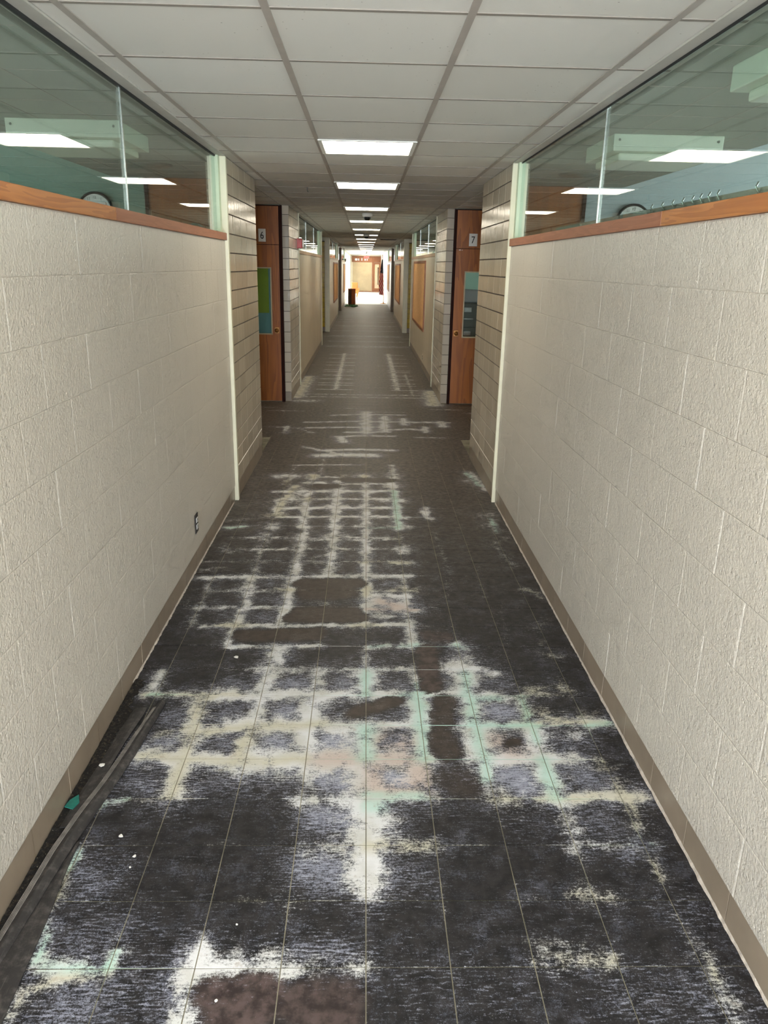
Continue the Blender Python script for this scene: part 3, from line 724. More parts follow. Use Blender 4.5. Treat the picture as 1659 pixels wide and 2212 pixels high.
('W',0.36,0.03,[(1.002,5.038),(0.902,4.926)]),
('W',0.41,0.03,[(0.983,5.208),(0.902,5.326)]),
('W',0.41,0.03,[(1.001,5.554),(0.902,5.552)]),
('W',0.22,0.03,[(0.987,6.161),(0.902,6.17)]),
('W',0.25,0.03,[(0.936,6.446),(0.902,6.471)]),
('W',0.44,0.03,[(0.996,6.62),(0.902,6.519)]),
]

# ------------------------------------------------------------------ floor
T = .2286; FX0, FY0 = .0211, 1.5892
XL, XR = -1.012, 1.053           # wall faces
BXL, BXR = -1.018, 1.058         # base faces
CH = 2.509                       # ceiling height
Y_BACK, Y_END = -3.4, 57.3
def stain(pts):
    raw = np.asarray(pts, float); x_, y_ = raw[:, 0], raw[:, 1]; n = len(raw)
    pts = raw + np.stack([.006 * np.sin(y_ * 31 + 3 * np.sin(x_ * 17)) + .003 * np.sin(y_ * 83 + x_ * 40), .005 * np.sin(x_ * 37 + 2 * np.sin(y_ * 13)) + .003 * np.sin(x_ * 91 + y_ * 29)], 1); out = {k: np.zeros(n) for k in 'WGVPDCM'}
    for t, s, w, pl in ST:
        pl = np.array(pl); fy_ = np.clip((pl[:, 1].mean() - 4.5) / 3, 0, 1); w *= 1.12 + .3 * fy_; s *= 1 + .45 * fy_; lo = pl.min(0) - 6 * w; hi = pl.max(0) + 6 * w
        idx = np.nonzero(((pts >= lo) & (pts <= hi)).all(1))[0]
        if not len(idx): continue
        q = pts[idx]; d = np.full(len(idx), 9.)
        for a, b in zip(pl[:-1], pl[1:]):
            ab = b - a; u = np.clip(((q - a) @ ab) / (ab @ ab + 1e-12), 0, 1); d = np.minimum(d, np.linalg.norm(q - a - u[:, None] * ab, axis=1))
        x = np.clip((d - .6 * w) / (.7 * w), 0, 1)
        val = s * (1 - x * x * (3 - 2 * x)) if t in 'DM' else s * (.62 * np.exp(-.62 * (d / w) ** 2) + .42 * np.exp(-.5 * (d / (2.1 * w)) ** 2))
        for k, m in {'W': (('W', 1),), 'C': (('W', 1), ('C', 1)), 'G': (('W', 1), ('G', 1)), 'P': (('W', .9), ('P', 1)), 'V': (('V', 1),), 'D': (('D', 1),), 'M': (('M', 1), ('D', .7))}[t]:
            out[k][idx] = np.maximum(out[k][idx], (val if k in 'WDMV' else np.exp(-.9 * (d / (.9 * w)) ** 2)) * m)
        if t in 'WCGP': out['V'][idx] = np.maximum(out['V'][idx], .62 * s * np.exp(-.5 * (d / (2.6 * w)) ** 2))
    # thin residue along every joint, and worn edges by the walls
    fx = np.abs((raw[:, 0] - FX0) / T - np.round((raw[:, 0] - FX0) / T)) * T; fy = np.abs((raw[:, 1] - FY0) / T - np.round((raw[:, 1] - FY0) / T)) * T
    j = np.clip(1 - np.minimum(fx, fy) / .012, 0, 1) * .22
    row = np.round((raw[:, 1] - FY0) / T); rr_ = np.abs(np.sin(row * 12.9898) * 43758.5453) % 1; far_ = np.clip((raw[:, 1] - 7) / 3, 0, 1)
    jr = np.clip(1 - fy / .03, 0, 1) * (.15 + .6 * rr_ ** 2) * far_ * (.5 + .5 * np.sin(raw[:, 0] * 5 + row * 2.1))
    out['W'] = np.maximum(out['W'], np.maximum(j, jr))
    return out
def paint_mesh(me, pts):
    o = stain(pts); n = len(pts)
    for nm, ks in (('stain_a', 'WGVP'), ('stain_b', 'DCM')):
        a = me.color_attributes.new(nm, 'FLOAT_COLOR', 'POINT'); buf = np.zeros((n, 4), np.float32)
        for i, k in enumerate(ks): buf[:, i] = o[k]
        if len(ks) == 3: buf[:, 3] = 1
        a.data.foreach_set('color', buf.ravel())
GAP = .0016
def tile_grid(x0, x1, y0, y1, nx, ny, z=0., drop=.003):
    xs = np.linspace(x0 + GAP, x1 - GAP, nx + 1); ys = np.linspace(y0 + GAP, y1 - GAP, ny + 1)
    v = [(x, y, z) for y in ys for x in xs]; f = [(j * (nx + 1) + i, j * (nx + 1) + i + 1, (j + 1) * (nx + 1) + i + 1, (j + 1) * (nx + 1) + i) for j in range(ny) for i in range(nx)]
    n = len(v); a, b, c, d = 0, nx, (nx + 1) * (ny + 1) - 1, (nx + 1) * ny
    for k in (a, b, c, d): v.append((v[k][0], v[k][1], z - drop))
    for (p, q), (r, s) in (((a, b), (n, n + 1)), ((b, c), (n + 1, n + 2)), ((c, d), (n + 2, n + 3)), ((d, a), (n + 3, n))): f.append((q, p, r, s))
    return v, f
struct(obj('floor_lobby', MB().box(-1.1, 1.06, 38.7, 57.3, .0003, .0025), MP['lobby']), 'lobby floor beyond the black tiles, sunlight painted in as a pale colour', 'floor')
floor = struct(obj('floor', MB().box(-6.2, 6.2, Y_BACK, Y_END + .2, -.12, -.0022), MP['bed']), 'stripped black tile corridor floor with white and mint residue', 'floor')
cols = [(BXL, FX0 - 4 * T)] + [(FX0 + i * T, FX0 + (i + 1) * T) for i in range(-4, 4)] + [(FX0 + 4 * T, BXR)]
for j in range(-1, 29):
    for (x0, x1) in cols:
        nx = 9 if x1 - x0 > .2 else 5
        v, f = tile_grid(x0, x1, FY0 + j * T, FY0 + (j + 1) * T, nx, 9, random.uniform(-.0004, .0004))
        me = bpy.data.meshes.new('floor_tile'); me.from_pydata(v, [], f); me.materials.append(MP['floor']); paint_mesh(me, np.array(v)[:, :2])
        link('floor_tile', me, floor)
V, Fc = [], []
def add_field(x0, x1, y0, y1, nx, ny):
    v, f = tile_grid(x0, x1, y0, y1, nx, ny); n = len(V); V.extend(v); Fc.extend(tuple(n + i for i in q) for q in f)
for j in list(range(-21, -1)) + list(range(29, 243)):
    y0, y1 = FY0 + j * T, FY0 + (j + 1) * T
    k = 5 if 29 <= j < 75 else 2
    for (x0, x1) in cols: add_field(x0, x1, y0, y1, k if x1 - x0 > .2 else 2, k)
    if 7.42 < y0 and y1 < 10.6 or 18.5 < y0 and y1 < 22.2 or 29.5 < y0 and y1 < 32.7:
        for i in range(4):
            add_field(BXL - (i + 1) * T, BXL - i * T, y0, y1, 2, 2); add_field(BXR + i * T, BXR + (i + 1) * T, y0, y1, 2, 2)
me = bpy.data.meshes.new('floor_tile_field'); me.from_pydata(V, [], Fc); me.materials.append(MP['floor']); paint_mesh(me, np.array(V)[:, :2])
tag(link('floor_tile_field', me, floor), kind='stuff')

# ------------------------------------------------------------------ ceiling
G2 = .6096; CX = [-.9133 + i * G2 for i in range(4)]; CY0 = 2.6039
LIGHT_ROWS = [-3, 4, 8] + list(range(13, 90, 5))
ceiling = struct(obj('ceiling', MB().box(-2.3, 2.35, Y_BACK, Y_END + .2, CH + .03, CH + .15), MP['tee']), 'suspended ceiling of white mineral panels in a pale grid', 'ceiling')
ccols = [(XL - .09, CX[0])] + [(CX[i], CX[i + 1]) for i in range(3)] + [(CX[3], XR + .09)]
pm = {}
for ci, (x0, x1) in enumerate(ccols):
    pm[ci] = MB().box(x0 + .004, x1 - .004, .004, G2 - .004, CH + .004, CH + .02).mesh('ceiling_panel', MP['panel'])
    pm['t', ci] = MB().box(x0 + .012, x1 - .012, -.010, .010, CH + .0025, CH + .03).mesh('cross_tee', MP['ctee'])
fp, ft = MB(), MB()
for k in range(-9, 90):
    y = CY0 + k * G2
    if y + G2 > Y_END: break
    for ci, (x0, x1) in enumerate(ccols):
        lit = ci == 2 and k in LIGHT_ROWS
        if -2 <= k <= 16:
            if not lit: link('ceiling_panel', pm[ci], ceiling, (0, y, random.uniform(0, .002)))
            link('cross_tee', pm['t', ci], ceiling, (0, y, 0))
        else:
            if not lit: fp.box(x0 + .004, x1 - .004, y + .004, y + G2 - .004, CH + .004, CH + .02)
            ft.box(x0 + .012, x1 - .012, y - .010, y + .010, CH + .0025, CH + .03)
for s, xe in ((-1, -2.05), (1, 2.09)):                     # panels over the door recesses
    for (ya, yb) in ((7.42, 10.5), (18.4, 22.2), (29.2, 32.7)):
        k0 = math.ceil((ya - CY0) / G2); ys = [ya] + [CY0 + k * G2 for k in range(k0, 99) if CY0 + k * G2 < yb] + [yb]
        xa = (XL - .09) if s < 0 else (XR + .09)
        for a, b in zip(ys[:-1], ys[1:]):
            fp.box(min(xa, xe), max(xa, xe), a + .004, b - .004, CH + .004, CH + .02); ft.box(min(xa, xe), max(xa, xe), a - .006, a + .006, CH, CH + .02)
tag(obj('ceiling_panel_field', fp, MP['panel'], ceiling), kind='stuff')
tag(obj('cross_tee_field', ft, MP['ctee'], ceiling), kind='stuff')
tee_me = MB().box(-.0125, .0125, Y_BACK + .1, Y_END, CH + .0015, CH + .03).mesh('main_tee', MP['tee'])
for x in CX: link('main_tee', tee_me, ceiling, (x, 0, 0))
LAB = {0: 'lit square ceiling light panel nearest the viewer', 1: 'lit square ceiling light, second from the viewer, above the door recess', 2: 'lit ceiling light just before the nearer dome camera', 3: 'lit ceiling light just beyond the nearer dome camera'}
ORD = ['fifth', 'sixth', 'seventh', 'eighth', 'ninth', 'tenth', 'eleventh', 'twelfth', 'thirteenth', 'fourteenth', 'fifteenth', 'sixteenth', 'seventeenth', 'eighteenth']
lf = MB(); a_, b_ = .03, G2 - .03
for q in ((.006, G2 - .006, .006, a_), (.006, G2 - .006, b_, G2 - .006), (.006, a_, a_, b_), (b_, G2 - .006, a_, b_)): lf.box(q[0], q[1], q[2], q[3], -.004, .012)
lf_me = lf.mesh('lamp_frame', MP['lampframe']); ld_me = MB().box(a_, b_, a_, b_, .001, .011).mesh('diffuser', MP['lamp'])
li = 0
for k in LIGHT_ROWS:
    y = CY0 + k * G2
    if y + G2 > Y_END: break
    t = empty('ceiling_light', (CX[1], y, CH))
    link('lamp_frame', lf_me, t); link('diffuser', ld_me, t)
    if k < 0: lab = 'lit square ceiling light panel overhead behind the viewer'
    else:
        lab = LAB.get(li) or 'lit ceiling light, %s in the row counted from the viewer' % ORD[li - 4]; li += 1
    tag(t, lab, 'ceiling light', 'square light panels along the corridor ceiling')

# ------------------------------------------------------------------ near block walls
def wall_near(side, X, BX, y_end, odd0, even0, base0):
    s = -1 if X < 0 else 1
    core = MB().box(min(X + s * .004, X + s * .10), max(X + s * .004, X + s * .10), Y_BACK, y_end, .12, 1.95)
    w = struct(obj('wall_' + side, core, MP['mortar']), '%s corridor wall of cream painted concrete blocks' % side, 'wall')
    zs = [.12 + k * .2034 for k in range(10)]; zs[-1] = 1.95
    cache = {}
    def block(wd, ht):
        key = (round(wd, 4), round(ht, 4))
        if key not in cache:
            e = .0004; c = .0045; d = .0011; m = MB()
            y0, y1, z0, z1 = e, wd - e, e, ht - e
            o = [(0, y0, z0), (0, y1, z0), (0, y1, z1), (0, y0, z1)]; i = [(-s * d, y0 + .006, z0 + c), (-s * d, y1 - .006, z0 + c), (-s * d, y1 - .006, z1 - c), (-s * d, y0 + .006, z1 - c)]
            b = [(s * .02, p[1], p[2]) for p in o]
            fl = lambda q: q if s < 0 else q[::-1]
            m.quad(fl(i))
            for a in range(4):
                n = (a + 1) % 4; m.quad(fl([o[a], o[n], i[n], i[a]])); m.quad(fl([b[a], b[n], o[n], o[a]]))
            cache[key] = m.mesh('block', MP['paint'])
        return cache[key]
    y_start = .9
    for k in range(9):
        j0 = odd0 if k % 2 else even0
        ys = [y_start] + [j0 + n * .4064 for n in range(-8, 12) if y_start + .02 < j0 + n * .4064 < y_end - .02] + [y_end]
        for a, b in zip(ys[:-1], ys[1:]):
            link('block', block(b - a, zs[k + 1] - zs[k]), w, (X + s * (.0011 + random.uniform(0, .0009)), a, zs[k]))
    obj('plain_wall', MB().box(min(X, X + s * .02), max(X, X + s * .02), Y_BACK, y_start, .12, 1.95), MP['paint'], w)
    bb = struct(obj('baseboard_' + side, MB().box(min(BX + s * .004, X + s * .03), max(BX + s * .004, X + s * .03), Y_BACK, y_end, 0, .12), MP['joint']), 'low taupe tile base along the %s wall' % side, 'baseboard')
    tm = MB().box(min(BX, BX + s * .012), max(BX, BX + s * .012), 0.0026, .305 - .0026, .002, .1185).mesh('base_tile', MP['base'])
    n = int((y_end - base0) / .305) + 1
    for q in range(-4, n):
        ya = base0 + q * .305
        if ya + .305 <= y_end: link('base_tile', tm, bb, (random.uniform(0, .0008) * s, ya, 0))
        else: box('base_tile', (min(BX, BX + s * .012), max(BX, BX + s * .012), ya, y_end, .002, .1185), MP['base'], bb)
    return w, bb
wl, bl = wall_near('left', XL, BXL, 5.86, 2.66, 2.46, 1.684)
wr, br = wall_near('right', XR, BXR, 5.88, 2.315, 2.515, 1.727)
# ragged grout bead at the foot of the bases
for nm, bx, s, par, ya, yb in (('left', BXL, 1, bl, 3.05, 5.8), ('right', BXR, -1, br, .6, 5.85)):
    m = MB(); n = 260; prev = None
    for i in range(n + 1):
        y = ya + (yb - ya) * i / n; w = .002 + .003 * abs(math.sin(i * .37) * math.sin(i * .11 + 1)) + random.uniform(0, .003)
        cur = [(bx - s * .001, y, .009 + random.uniform(0, .003)), (bx + s * w, y, .0008)]
        if prev: m.quad([prev[0], prev[1], cur[1], cur[0]] if s > 0 else [cur[0], cur[1], prev[1], prev[0]])
        prev = cur
    obj('grout_bead', m, MP['base_edge'], par)

# ------------------------------------------------------------------ glazing above the walls
win_n = 0
def window_band(side, y0, y1, joints, sill_mats, sill_cuts, jamb=.06, label=''):
    global win_n
    win_n += 1
    s = -1 if side == 'left' else 1
    X = XL if s < 0 else XR; GX = -1.055 if s < 0 else 1.09
    w = struct(empty('window_%d' % win_n, (GX, (y0 + y1) / 2, 2.0)), label, 'window')
    def B(name, b, mat, bev=0):
        b = (min(b[0], b[1]) - GX, max(b[0], b[1]) - GX, b[2] - (y0 + y1) / 2, b[3] - (y0 + y1) / 2, b[4] - 2.0, b[5] - 2.0)
        return box(name, b, mat, w, bev)
    cuts = [y0] + sill_cuts + [y1]
    for i, (a, b) in enumerate(zip(cuts[:-1], cuts[1:])):
        B('sill_board', (X - s * .014, X + s * .11, a + .0008, b - .0008, 1.951, 2.0), sill_mats[i % len(sill_mats)], .002)
    pj = [y0] + joints + [y1 - jamb]
    for a, b in zip(pj[:-1], pj[1:]):
        B('pane', (GX - .003, GX + .003, a + .002, b - .002, 1.998, CH - .012), MP['glass'])
    for y in joints: B('mullion', (GX - .006, GX + .006, y - .004, y + .004, 2.0, CH - .012), MP['alu'])
    B('head_gasket', (GX - .006, GX - s * .008, y0, y1, CH - .014, CH + .004), MP['dark'])
    B('head_channel', (GX - s * .008, X - s * .02, y0, y1, CH - .004, CH + .004), MP['angle'])
    if jamb: B('jamb', (GX - .025, GX + .025, y1 - jamb, y1, 2.0, CH - .004), MP['jamb'])
    return w
window_band('left', Y_BACK, 5.86, [.6, 3.66], [MP['oak2'], MP['oak'], MP['oak2']], [.6, 3.30], .06, 'glass band over the left near wall, on a reddish wooden sill')
window_band('right', Y_BACK, 5.88, [.7, 3.845], [MP['oak2'], MP['oak'], MP['oak2']], [.7, 2.87], .06, 'glass band over the right near wall, on a grained oak sill')

# ------------------------------------------------------------------ glazed tile piers
CT = .1338; CZ0 = .127
def pier(side, X, y0, y1, back_face=None, name='pier', label='', mat='glaze', tw=.304, depth=.11):
    s = -1 if X < 0 else 1
    xb = X + s * depth
    w = struct(obj('wall_%s_%s' % (side, name), MB().box(min(X + s * .005, xb), max(X + s * .005, xb), y0, y1, 0, CH + .01), MP['joint']), label, 'wall')
    zs = [CZ0 + k * CT for k in range(18)] + [CH + .005]
    ncol = round((y1 - y0) / tw); tw = (y1 - y0) / ncol; g = .003; cache = {}
    for r in range(18):
        h = zs[r + 1] - zs[r]
        for c in range(ncol):
            key = round(h, 3)
            if key not in cache:
                m = MB(); d = .004; o = [(0, g * .5, g), (0, tw - g * .5, g), (0, tw - g * .5, h - g), (0, g * .5, h - g)]; i = [(-s * d, p[1] + (.002 if p[1] < tw / 2 else -.002), p[2] + (.002 if p[2] < h / 2 else -.002)) for p in o]
                fl = lambda q: q if s < 0 else q[::-1]
                m.quad(fl(i))
                for a in range(4): m.quad(fl([o[a], o[(a + 1) % 4], i[(a + 1) % 4], i[a]]))
                cache[key] = m.mesh('glazed_tile', MP[mat])
            link('glazed_tile', cache[key], w, (X + s * (.004 + random.uniform(0, .0006)), y0 + c * tw, zs[r]))
    box('base_tile', (min(X + s * .004, X + s * .02), max(X + s * .004, X + s * .02), y0, y1, .001, CZ0 + .001), MP['base'], w)
    if back_face:                                            # face looking up the corridor, in the recess
        x0, x1 = back_face; m = MB(); hh = CT
        for r in range(18):
            h = zs[r + 1] - zs[r]
            key = 'b%.3f' % h
            if key not in cache: cache[key] = MB().box(x0 + .001, x1 - .001, -.005, .002, g, h - g).mesh('glazed_tile', MP[mat])
            link('glazed_tile', cache[key], w, (0, y0, zs[r]))
        box('base_tile', (x0, x1, y0 - .004, y0 + .002, .001, CZ0 - .003), MP['base'], w)
    return w
pier('left', -1.0, 5.905, 7.43, label='near left pier of glossy beige glazed tiles in stacked courses', name='near_pier')
pier('right', 1.043, 5.905, 7.40, label='near right pier of glossy beige glazed tiles in stacked courses', name='near_pier')
pier('left', -1.0, 10.56, 12.04, (-1.085, -1.004), label='left glazed tile pier beyond door 6, carrying the red alarm', name='far_pier')
pier('right', 1.043, 10.56, 12.06, (1.047, 1.135), label='right glazed tile pier beyond door 7', name='far_pier')
tn = 0
def trim_post(x0, x1, y0, y1, z0, z1, label, mat='trim'):
    global tn
    tn += 1
    return struct(obj('trim_%d' % tn, MB().box(x0, x1, y0, y1, z0, z1), MP[mat], None, .003), label, 'trim')
trim_post(-1.10, -.988, 5.862, 5.904, .0, CH - .003, 'cream metal corner post between left block wall and tile pier')
trim_post(1.031, 1.14, 5.882, 5.904, .0, CH - .003, 'cream metal corner post between right block wall and tile pier')
trim_post(-1.08, -.99, 12.04, 12.07, 0, CH - .003, 'thin cream post between left far tile pier and second window wall')
trim_post(1.033, 1.12, 12.06, 12.09, 0, CH - .003, 'thin cream post between right far tile pier and second window wall')

# ------------------------------------------------------------------ second stretch of wall, glass and boards
def plain_wall(side, y0, y1, name, label):
    s = -1 if side == 'left' else 1; X = XL if s < 0 else XR
    w = struct(obj('wall_%s_%s' % (side, name), MB().box(min(X, X + s * .1), max(X, X + s * .1), y0, y1, .12, 1.95), MP['paint_far']), label, 'wall')
    box('base', (min(X + s * .005, X + s * .1), max(X + s * .005, X + s * .1), y0, y1, 0, .1195), MP['base'], w)
    return w
for sd in ('left', 'right'):
    e = .0 if sd == 'left' else .05
    plain_wall(sd, 12.08, 18.37 + e, 'second', '%s cream wall between the tile pier and the yellow recess' % sd)
    window_band(sd, 12.08, 18.37 + e, [14.2, 16.3], [MP['palesill']], [], .5, 'glass band over the second %s wall with reflected lights' % sd)
    plain_wall(sd, 22.35, 29.0, 'third', '%s cream wall beyond the yellow tile recess' % sd)
    window_band(sd, 22.35, 29.0, [25.6], [MP['palesill']], [], .9, 'glass band over the third %s wall, beyond the yellow tiles' % sd)
    s = -1 if sd == 'left' else 1; X = XL if s < 0 else XR
    x0, x1 = sorted((X - s * .012, X + s * .1))
    trim_post(x0, x1, 18.37 + e, 18.43 + e, 0, CH - .003, 'cream post ending the second %s wall before the yellow recess' % sd)
    x0, x1 = sorted((X - s * .012, X + s * .12))
    trim_post(x0, x1, 22.18, 22.35, 0, CH - .003, 'beige corner post beside the yellow tiles on the %s' % sd)
    # yellow tile return
    x0, x1 = sorted((X + s * .12, X + s * 1.05))
    yw = struct(obj('wall_%s_recess' % sd, MB().box(x0, x1, 22.26, 22.36, 0, CH + .01), MP['joint']), 'yellow glazed tile wall in the %s recess' % sd, 'wall')
    for c in range(3):
        xa = X + s * (.12 + c * .304); xb = xa + s * .302
        ca = MB().box(min(xa, xb), max(xa, xb), 22.25, 22.262, .003, CT - .003).mesh('glazed_tile', MP['glaze_y'])
        for r in range(17): link('glazed_tile', ca, yw, (0, 0, CZ0 + r * CT))
    box('base_tile', (x0, x1, 22.245, 22.262, .001, CZ0 - .004), MP['base'], yw)
    x0, x1 = sorted((X - s * .01, X + s * 1.05))
    trim_post(x0, x1, 22.12, 22.17, 2.415, CH - .002, 'beige header over the yellow tile recess on the %s' % sd)
    trim_post(*sorted((X - s * .01, X + s * .12)), 28.99, 29.2, 0, CH - .003, 'pale post ending the third %s wall' % sd)
    # recess 3 and fourth wall
    trim_post(*sorted((X - s * .02, X + s * .08)), 32.6, 32.75, 0, 2.47, 'dark grey-brown metal post at the far %s recess' % sd, 'post')
    plain_wall(sd, 32.8, 39.2, 'fourth', 'last cream %s wall before the bright lobby' % sd)
    window_band(sd, 32.8, 39.2, [36.0], [MP['palesill']], [], .5, 'glass band over the last %s wall before the lobby' % sd)
    # recess enclosures
    xb0, xb1 = sorted((X + s * 1.05, X + s * 1.12))
    for q, (ya, yb) in enumerate(((7.43, 10.5), (18.4, 22.3), (29.2, 32.7))):
        struct(obj('wall_%s_recess_back' % sd, MB().box(xb0, xb1, ya, yb, 0, CH + .02), MP['glaze']), 'back wall of a %s door recess' % sd, 'wall')
    for (ya, yb) in ((18.43 + e, 18.5 + e), (29.2, 29.27), (32.75, 32.82)):
        x0, x1 = sorted((X + s * .1, X + s * 1.12)); struct(obj('wall_%s_recess_side' % sd, MB().box(x0, x1, ya, yb, 0, CH + .02), MP['paint_far']), 'side wall of a %s door recess' % sd, 'wall')

# ------------------------------------------------------------------ classrooms behind the glass
def room(side, y0, y1, mat, name, soffit, door_gap=False):
    s = -1 if side == 'left' else 1; X = (XL if s < 0 else XR) + s * .1
    xo = s * 6.0
    m = MB(); a, b = sorted((X, xo))
    m.box(a, b, y1, y1 + .07, 0, 3.2); m.box(*sorted((s * 2.1, xo)) if door_gap else (a, b), y0 - .07, y0, 0, 3.2)
    if door_gap: m.box(a, b, y0 - .07, y0, CH - .004, 3.2)
    o0, o1 = sorted((xo, xo + s * .1)); m.box(o0, o1, y0, y1, 0, 1.0); m.box(o0, o1, y0, y1, 2.75, 3.2)
    m.box(o0, o1, y0, y0 + .3, 1.0, 2.75); m.box(o0, o1, y1 - .3, y1, 1.0, 2.75)
    struct(obj('wall_%s_%s' % (side, name), m, mat), 'painted classroom walls behind the %s glass' % side, 'wall')
    m = MB().box(*sorted((X + s * soffit, xo)), y0, y1, 3.1, 3.2)
    c = struct(obj('ceiling_%s_%s' % (side, name), m, MP['roomceil']), 'classroom ceiling seen through the %s glass' % side, 'ceiling')
    obj('soffit', MB().box(*sorted((X, X + s * soffit)), y0, y1, CH - .009, 3.2), MP['roomceil'], c)
    return c
cl = room('left', Y_BACK, 7.36, MP['teal'], 'classroom', 1.12)
cr = room('right', Y_BACK, 7.34, MP['blue'], 'classroom', 1.125)
for sd in ('left', 'right'):
    room(sd, 10.62, 18.36, MP['teal'], 'second_classroom', 1.12, True)
    room(sd, 22.45, 28.95, MP['teal'], 'third_classroom', 1.12)
for c, s in ((cl, -1), (cr, 1)):                                # soffit board joints
    for y in (1.6, 2.2, 2.8, 3.4, 4.0, 4.6, 5.2, 5.8, 6.4, 7.0): obj('ceiling_joint', MB().box(*sorted((s * 1.12, s * 2.2)), y, y + .006, CH - .0105, CH - .008), MP['tee'], c)
    for x in (1.42, 1.72, 2.02): obj('ceiling_joint', MB().box(*sorted((s * x, s * (x + .006))), .8, 7.3, CH - .0105, CH - .008), MP['tee'], c)
def fixture(x0, x1, y0, y1, label):
    cx, cy = (x0 + x1) / 2, (y0 + y1) / 2; t = empty('ceiling_fixture', (cx, cy, 2.5))
    hx, hy = (x1 - x0) / 2, (y1 - y0) / 2
    box('housing', (-hx, hx, -hy, hy, -.085, 0), MP['fix'], t, .004)
    box('lens', (-hx + .05, hx - .05, -hy + .06, hy - .04, -.125, -.085), MP['fixlens'], t, .012)
    for sx in (-1, 1): obj('screw', MB().lathe([(.007, -hy - .003), (.0, -hy - .003)], (sx * (hx - .03), 0, -.03), 'y', 10), MP['steel'], t)
    tag(t, label, 'light fixture', 'unlit boxy fixtures in the classrooms')
fixture(-1.90, -1.305, 4.49, 5.06, 'unlit boxy ceiling fixture behind the left glass')
fixture(1.33, 1.93, 4.52, 5.07, 'unlit boxy ceiling fixture behind the right glass, farther of two')
fixture(1.30, 1.90, 2.50, 3.06, 'unlit boxy ceiling fixture at the right edge, nearer of two')
for s, lab in ((-1, 'left'), (1, 'right')):
    tag(obj('ceiling_diffuser', MB().lathe([(.15, 0), (.145, -.012), (.09, -.006), (.08, -.014), (0, -.014)], (s * 1.63, 6.40, 2.4995), 'z', 32), MP['steel'], None, 0, True), 'flat round ceiling diffuser behind the %s glass' % lab, 'diffuser')
def clock(x, y, z, label):
    t = empty('wall_clock', (x, y, z))
    prof = [(.135, -.028), (.139, -.040), (.148, -.042), (.155, -.032), (.155, 0)]
    obj('rim', MB().lathe(prof, (0, 0, 0), 'y', 40), MP['black'], t, 0, True)
    obj('face', MB().lathe([(.137, -.026), (0, -.026)], (0, 0, 0), 'y', 40), MP['paper'], t)
    nm = []
    for h in range(1, 13):
        a = h * math.pi / 6; me = text_mesh('numeral', str(h), .022, MP['ink'], .028); o = link('numeral', me, t, (.108 * math.sin(a), 0, .108 * math.cos(a)))
    for nm_, a, l, w in (('hour_hand', 2.2, .06, .006), ('minute_hand', 3.6, .095, .004)):
        d = Vector((math.sin(a), 0, math.cos(a))); p = Vector((math.cos(a), 0, -math.sin(a)))
        obj(nm_, MB().quad([p * w + Vector((0, -.030, 0)), -p * w + Vector((0, -.030, 0)), d * l - p * w * .5 + Vector((0, -.030, 0)), d * l + p * w * .5 + Vector((0, -.030, 0))]), MP['ink'], t)
    tag(t, label, 'clock', 'round black-rimmed classroom clocks')
clock(-2.395, 7.358, 2.218, 'round black-rimmed wall clock showing above the left sill')
clock(2.395, 7.338, 2.215, 'round black-rimmed wall clock just peeking above the right sill')

# ------------------------------------------------------------------ doors
dn = 0
def class_door(s, y, face, x_in, x_out, vis, label, inner_jamb):
    """wood door with transom; face = -1 looks at the viewer"""
    global dn
    dn += 1
    xm = (x_in + x_out) / 2
    d = struct(empty('door_%d' % dn, (xm, y, 0)), label, 'door')
    def B(name, x0, x1, y0, y1, z0, z1, mat, par=None, bev=0):
        return box(name, (min(x0, x1) - xm, max(x0, x1) - xm, y0, y1, z0, z1), mat, par or d, bev)
    if vis:
        v0, v1 = sorted((vis[0], vis[1])); z0, z1 = vis[2], vis[3]; a, b = sorted((x_in, x_out)); m = MB()
        for q in ((a, v0, .012, 2.028), (v1, b, .012, 2.028), (v0, v1, .012, z0), (v0, v1, z1, 2.028)): m.box(q[0] - xm, q[1] - xm, 0, .045, q[2], q[3])
        leaf = obj('leaf', m, MP['door'], d)
        B('vision_pane', v0, v1, .02, .026, z0, z1, MP['glass_clear'])
        bead = MB(); t = .008
        for q in ((v0 - t, v0 + t, z0 - t, z1 + t), (v1 - t, v1 + t, z0 - t, z1 + t), (v0, v1, z0 - t, z0 + t), (v0, v1, z1 - t, z1 + t)): bead.box(q[0] - xm, q[1] - xm, -.006, .012, q[2], q[3])
        obj('glazing_bead', bead, MP['bead'], d)
        kx = x_in + s * .047
        k = obj('knob', MB().lathe([(.0, -.075), (.022, -.072), (.028, -.058), (.024, -.044), (.011, -.034), (.011, 0)], (kx - xm, 0, .955), 'y', 20), MP['brass'], d, 0, True)
        obj('lock_plate', MB().box(kx - xm - .03, kx - xm + .03, -.005, 0, .915, .995), MP['brass'], k, .003)
        for zz in (.25, 1.0, 1.8): B('hinge', x_out, x_out - s * .012, -.006, .0, zz, zz + .1, MP['brass'])
    else:
        B('leaf', x_in, x_out, 0, .045, .012, 2.028, MP['door'])
    B('transom_panel', x_in, x_out, .004, .045, 2.034, CH - .012, MP['door'])
    B('transom_seam', x_in, x_out, .02, .04, 2.027, 2.035, MP['jambdark'])
    B('jamb', x_in, inner_jamb, -.012, .07, 0, CH - .004, MP['jambdark'])
    B('jamb', x_out, x_out + s * .03, -.012, .07, 0, CH - .004, MP['jambdark'])
    B('head', x_in, x_out, -.012, .07, CH - .012, CH - .002, MP['jambdark'])
    return d
class_door(-1, 10.50, -1, -1.125, -2.02, (-1.50, -1.24, .906, 1.745), 'orange-brown wooden door numbered 6 in the left recess', -1.084)
class_door(1, 10.50, -1, 1.168, 2.06, (1.302, 1.56, .906, 1.742), 'orange-brown wooden door numbered 7 in the right recess', 1.136)
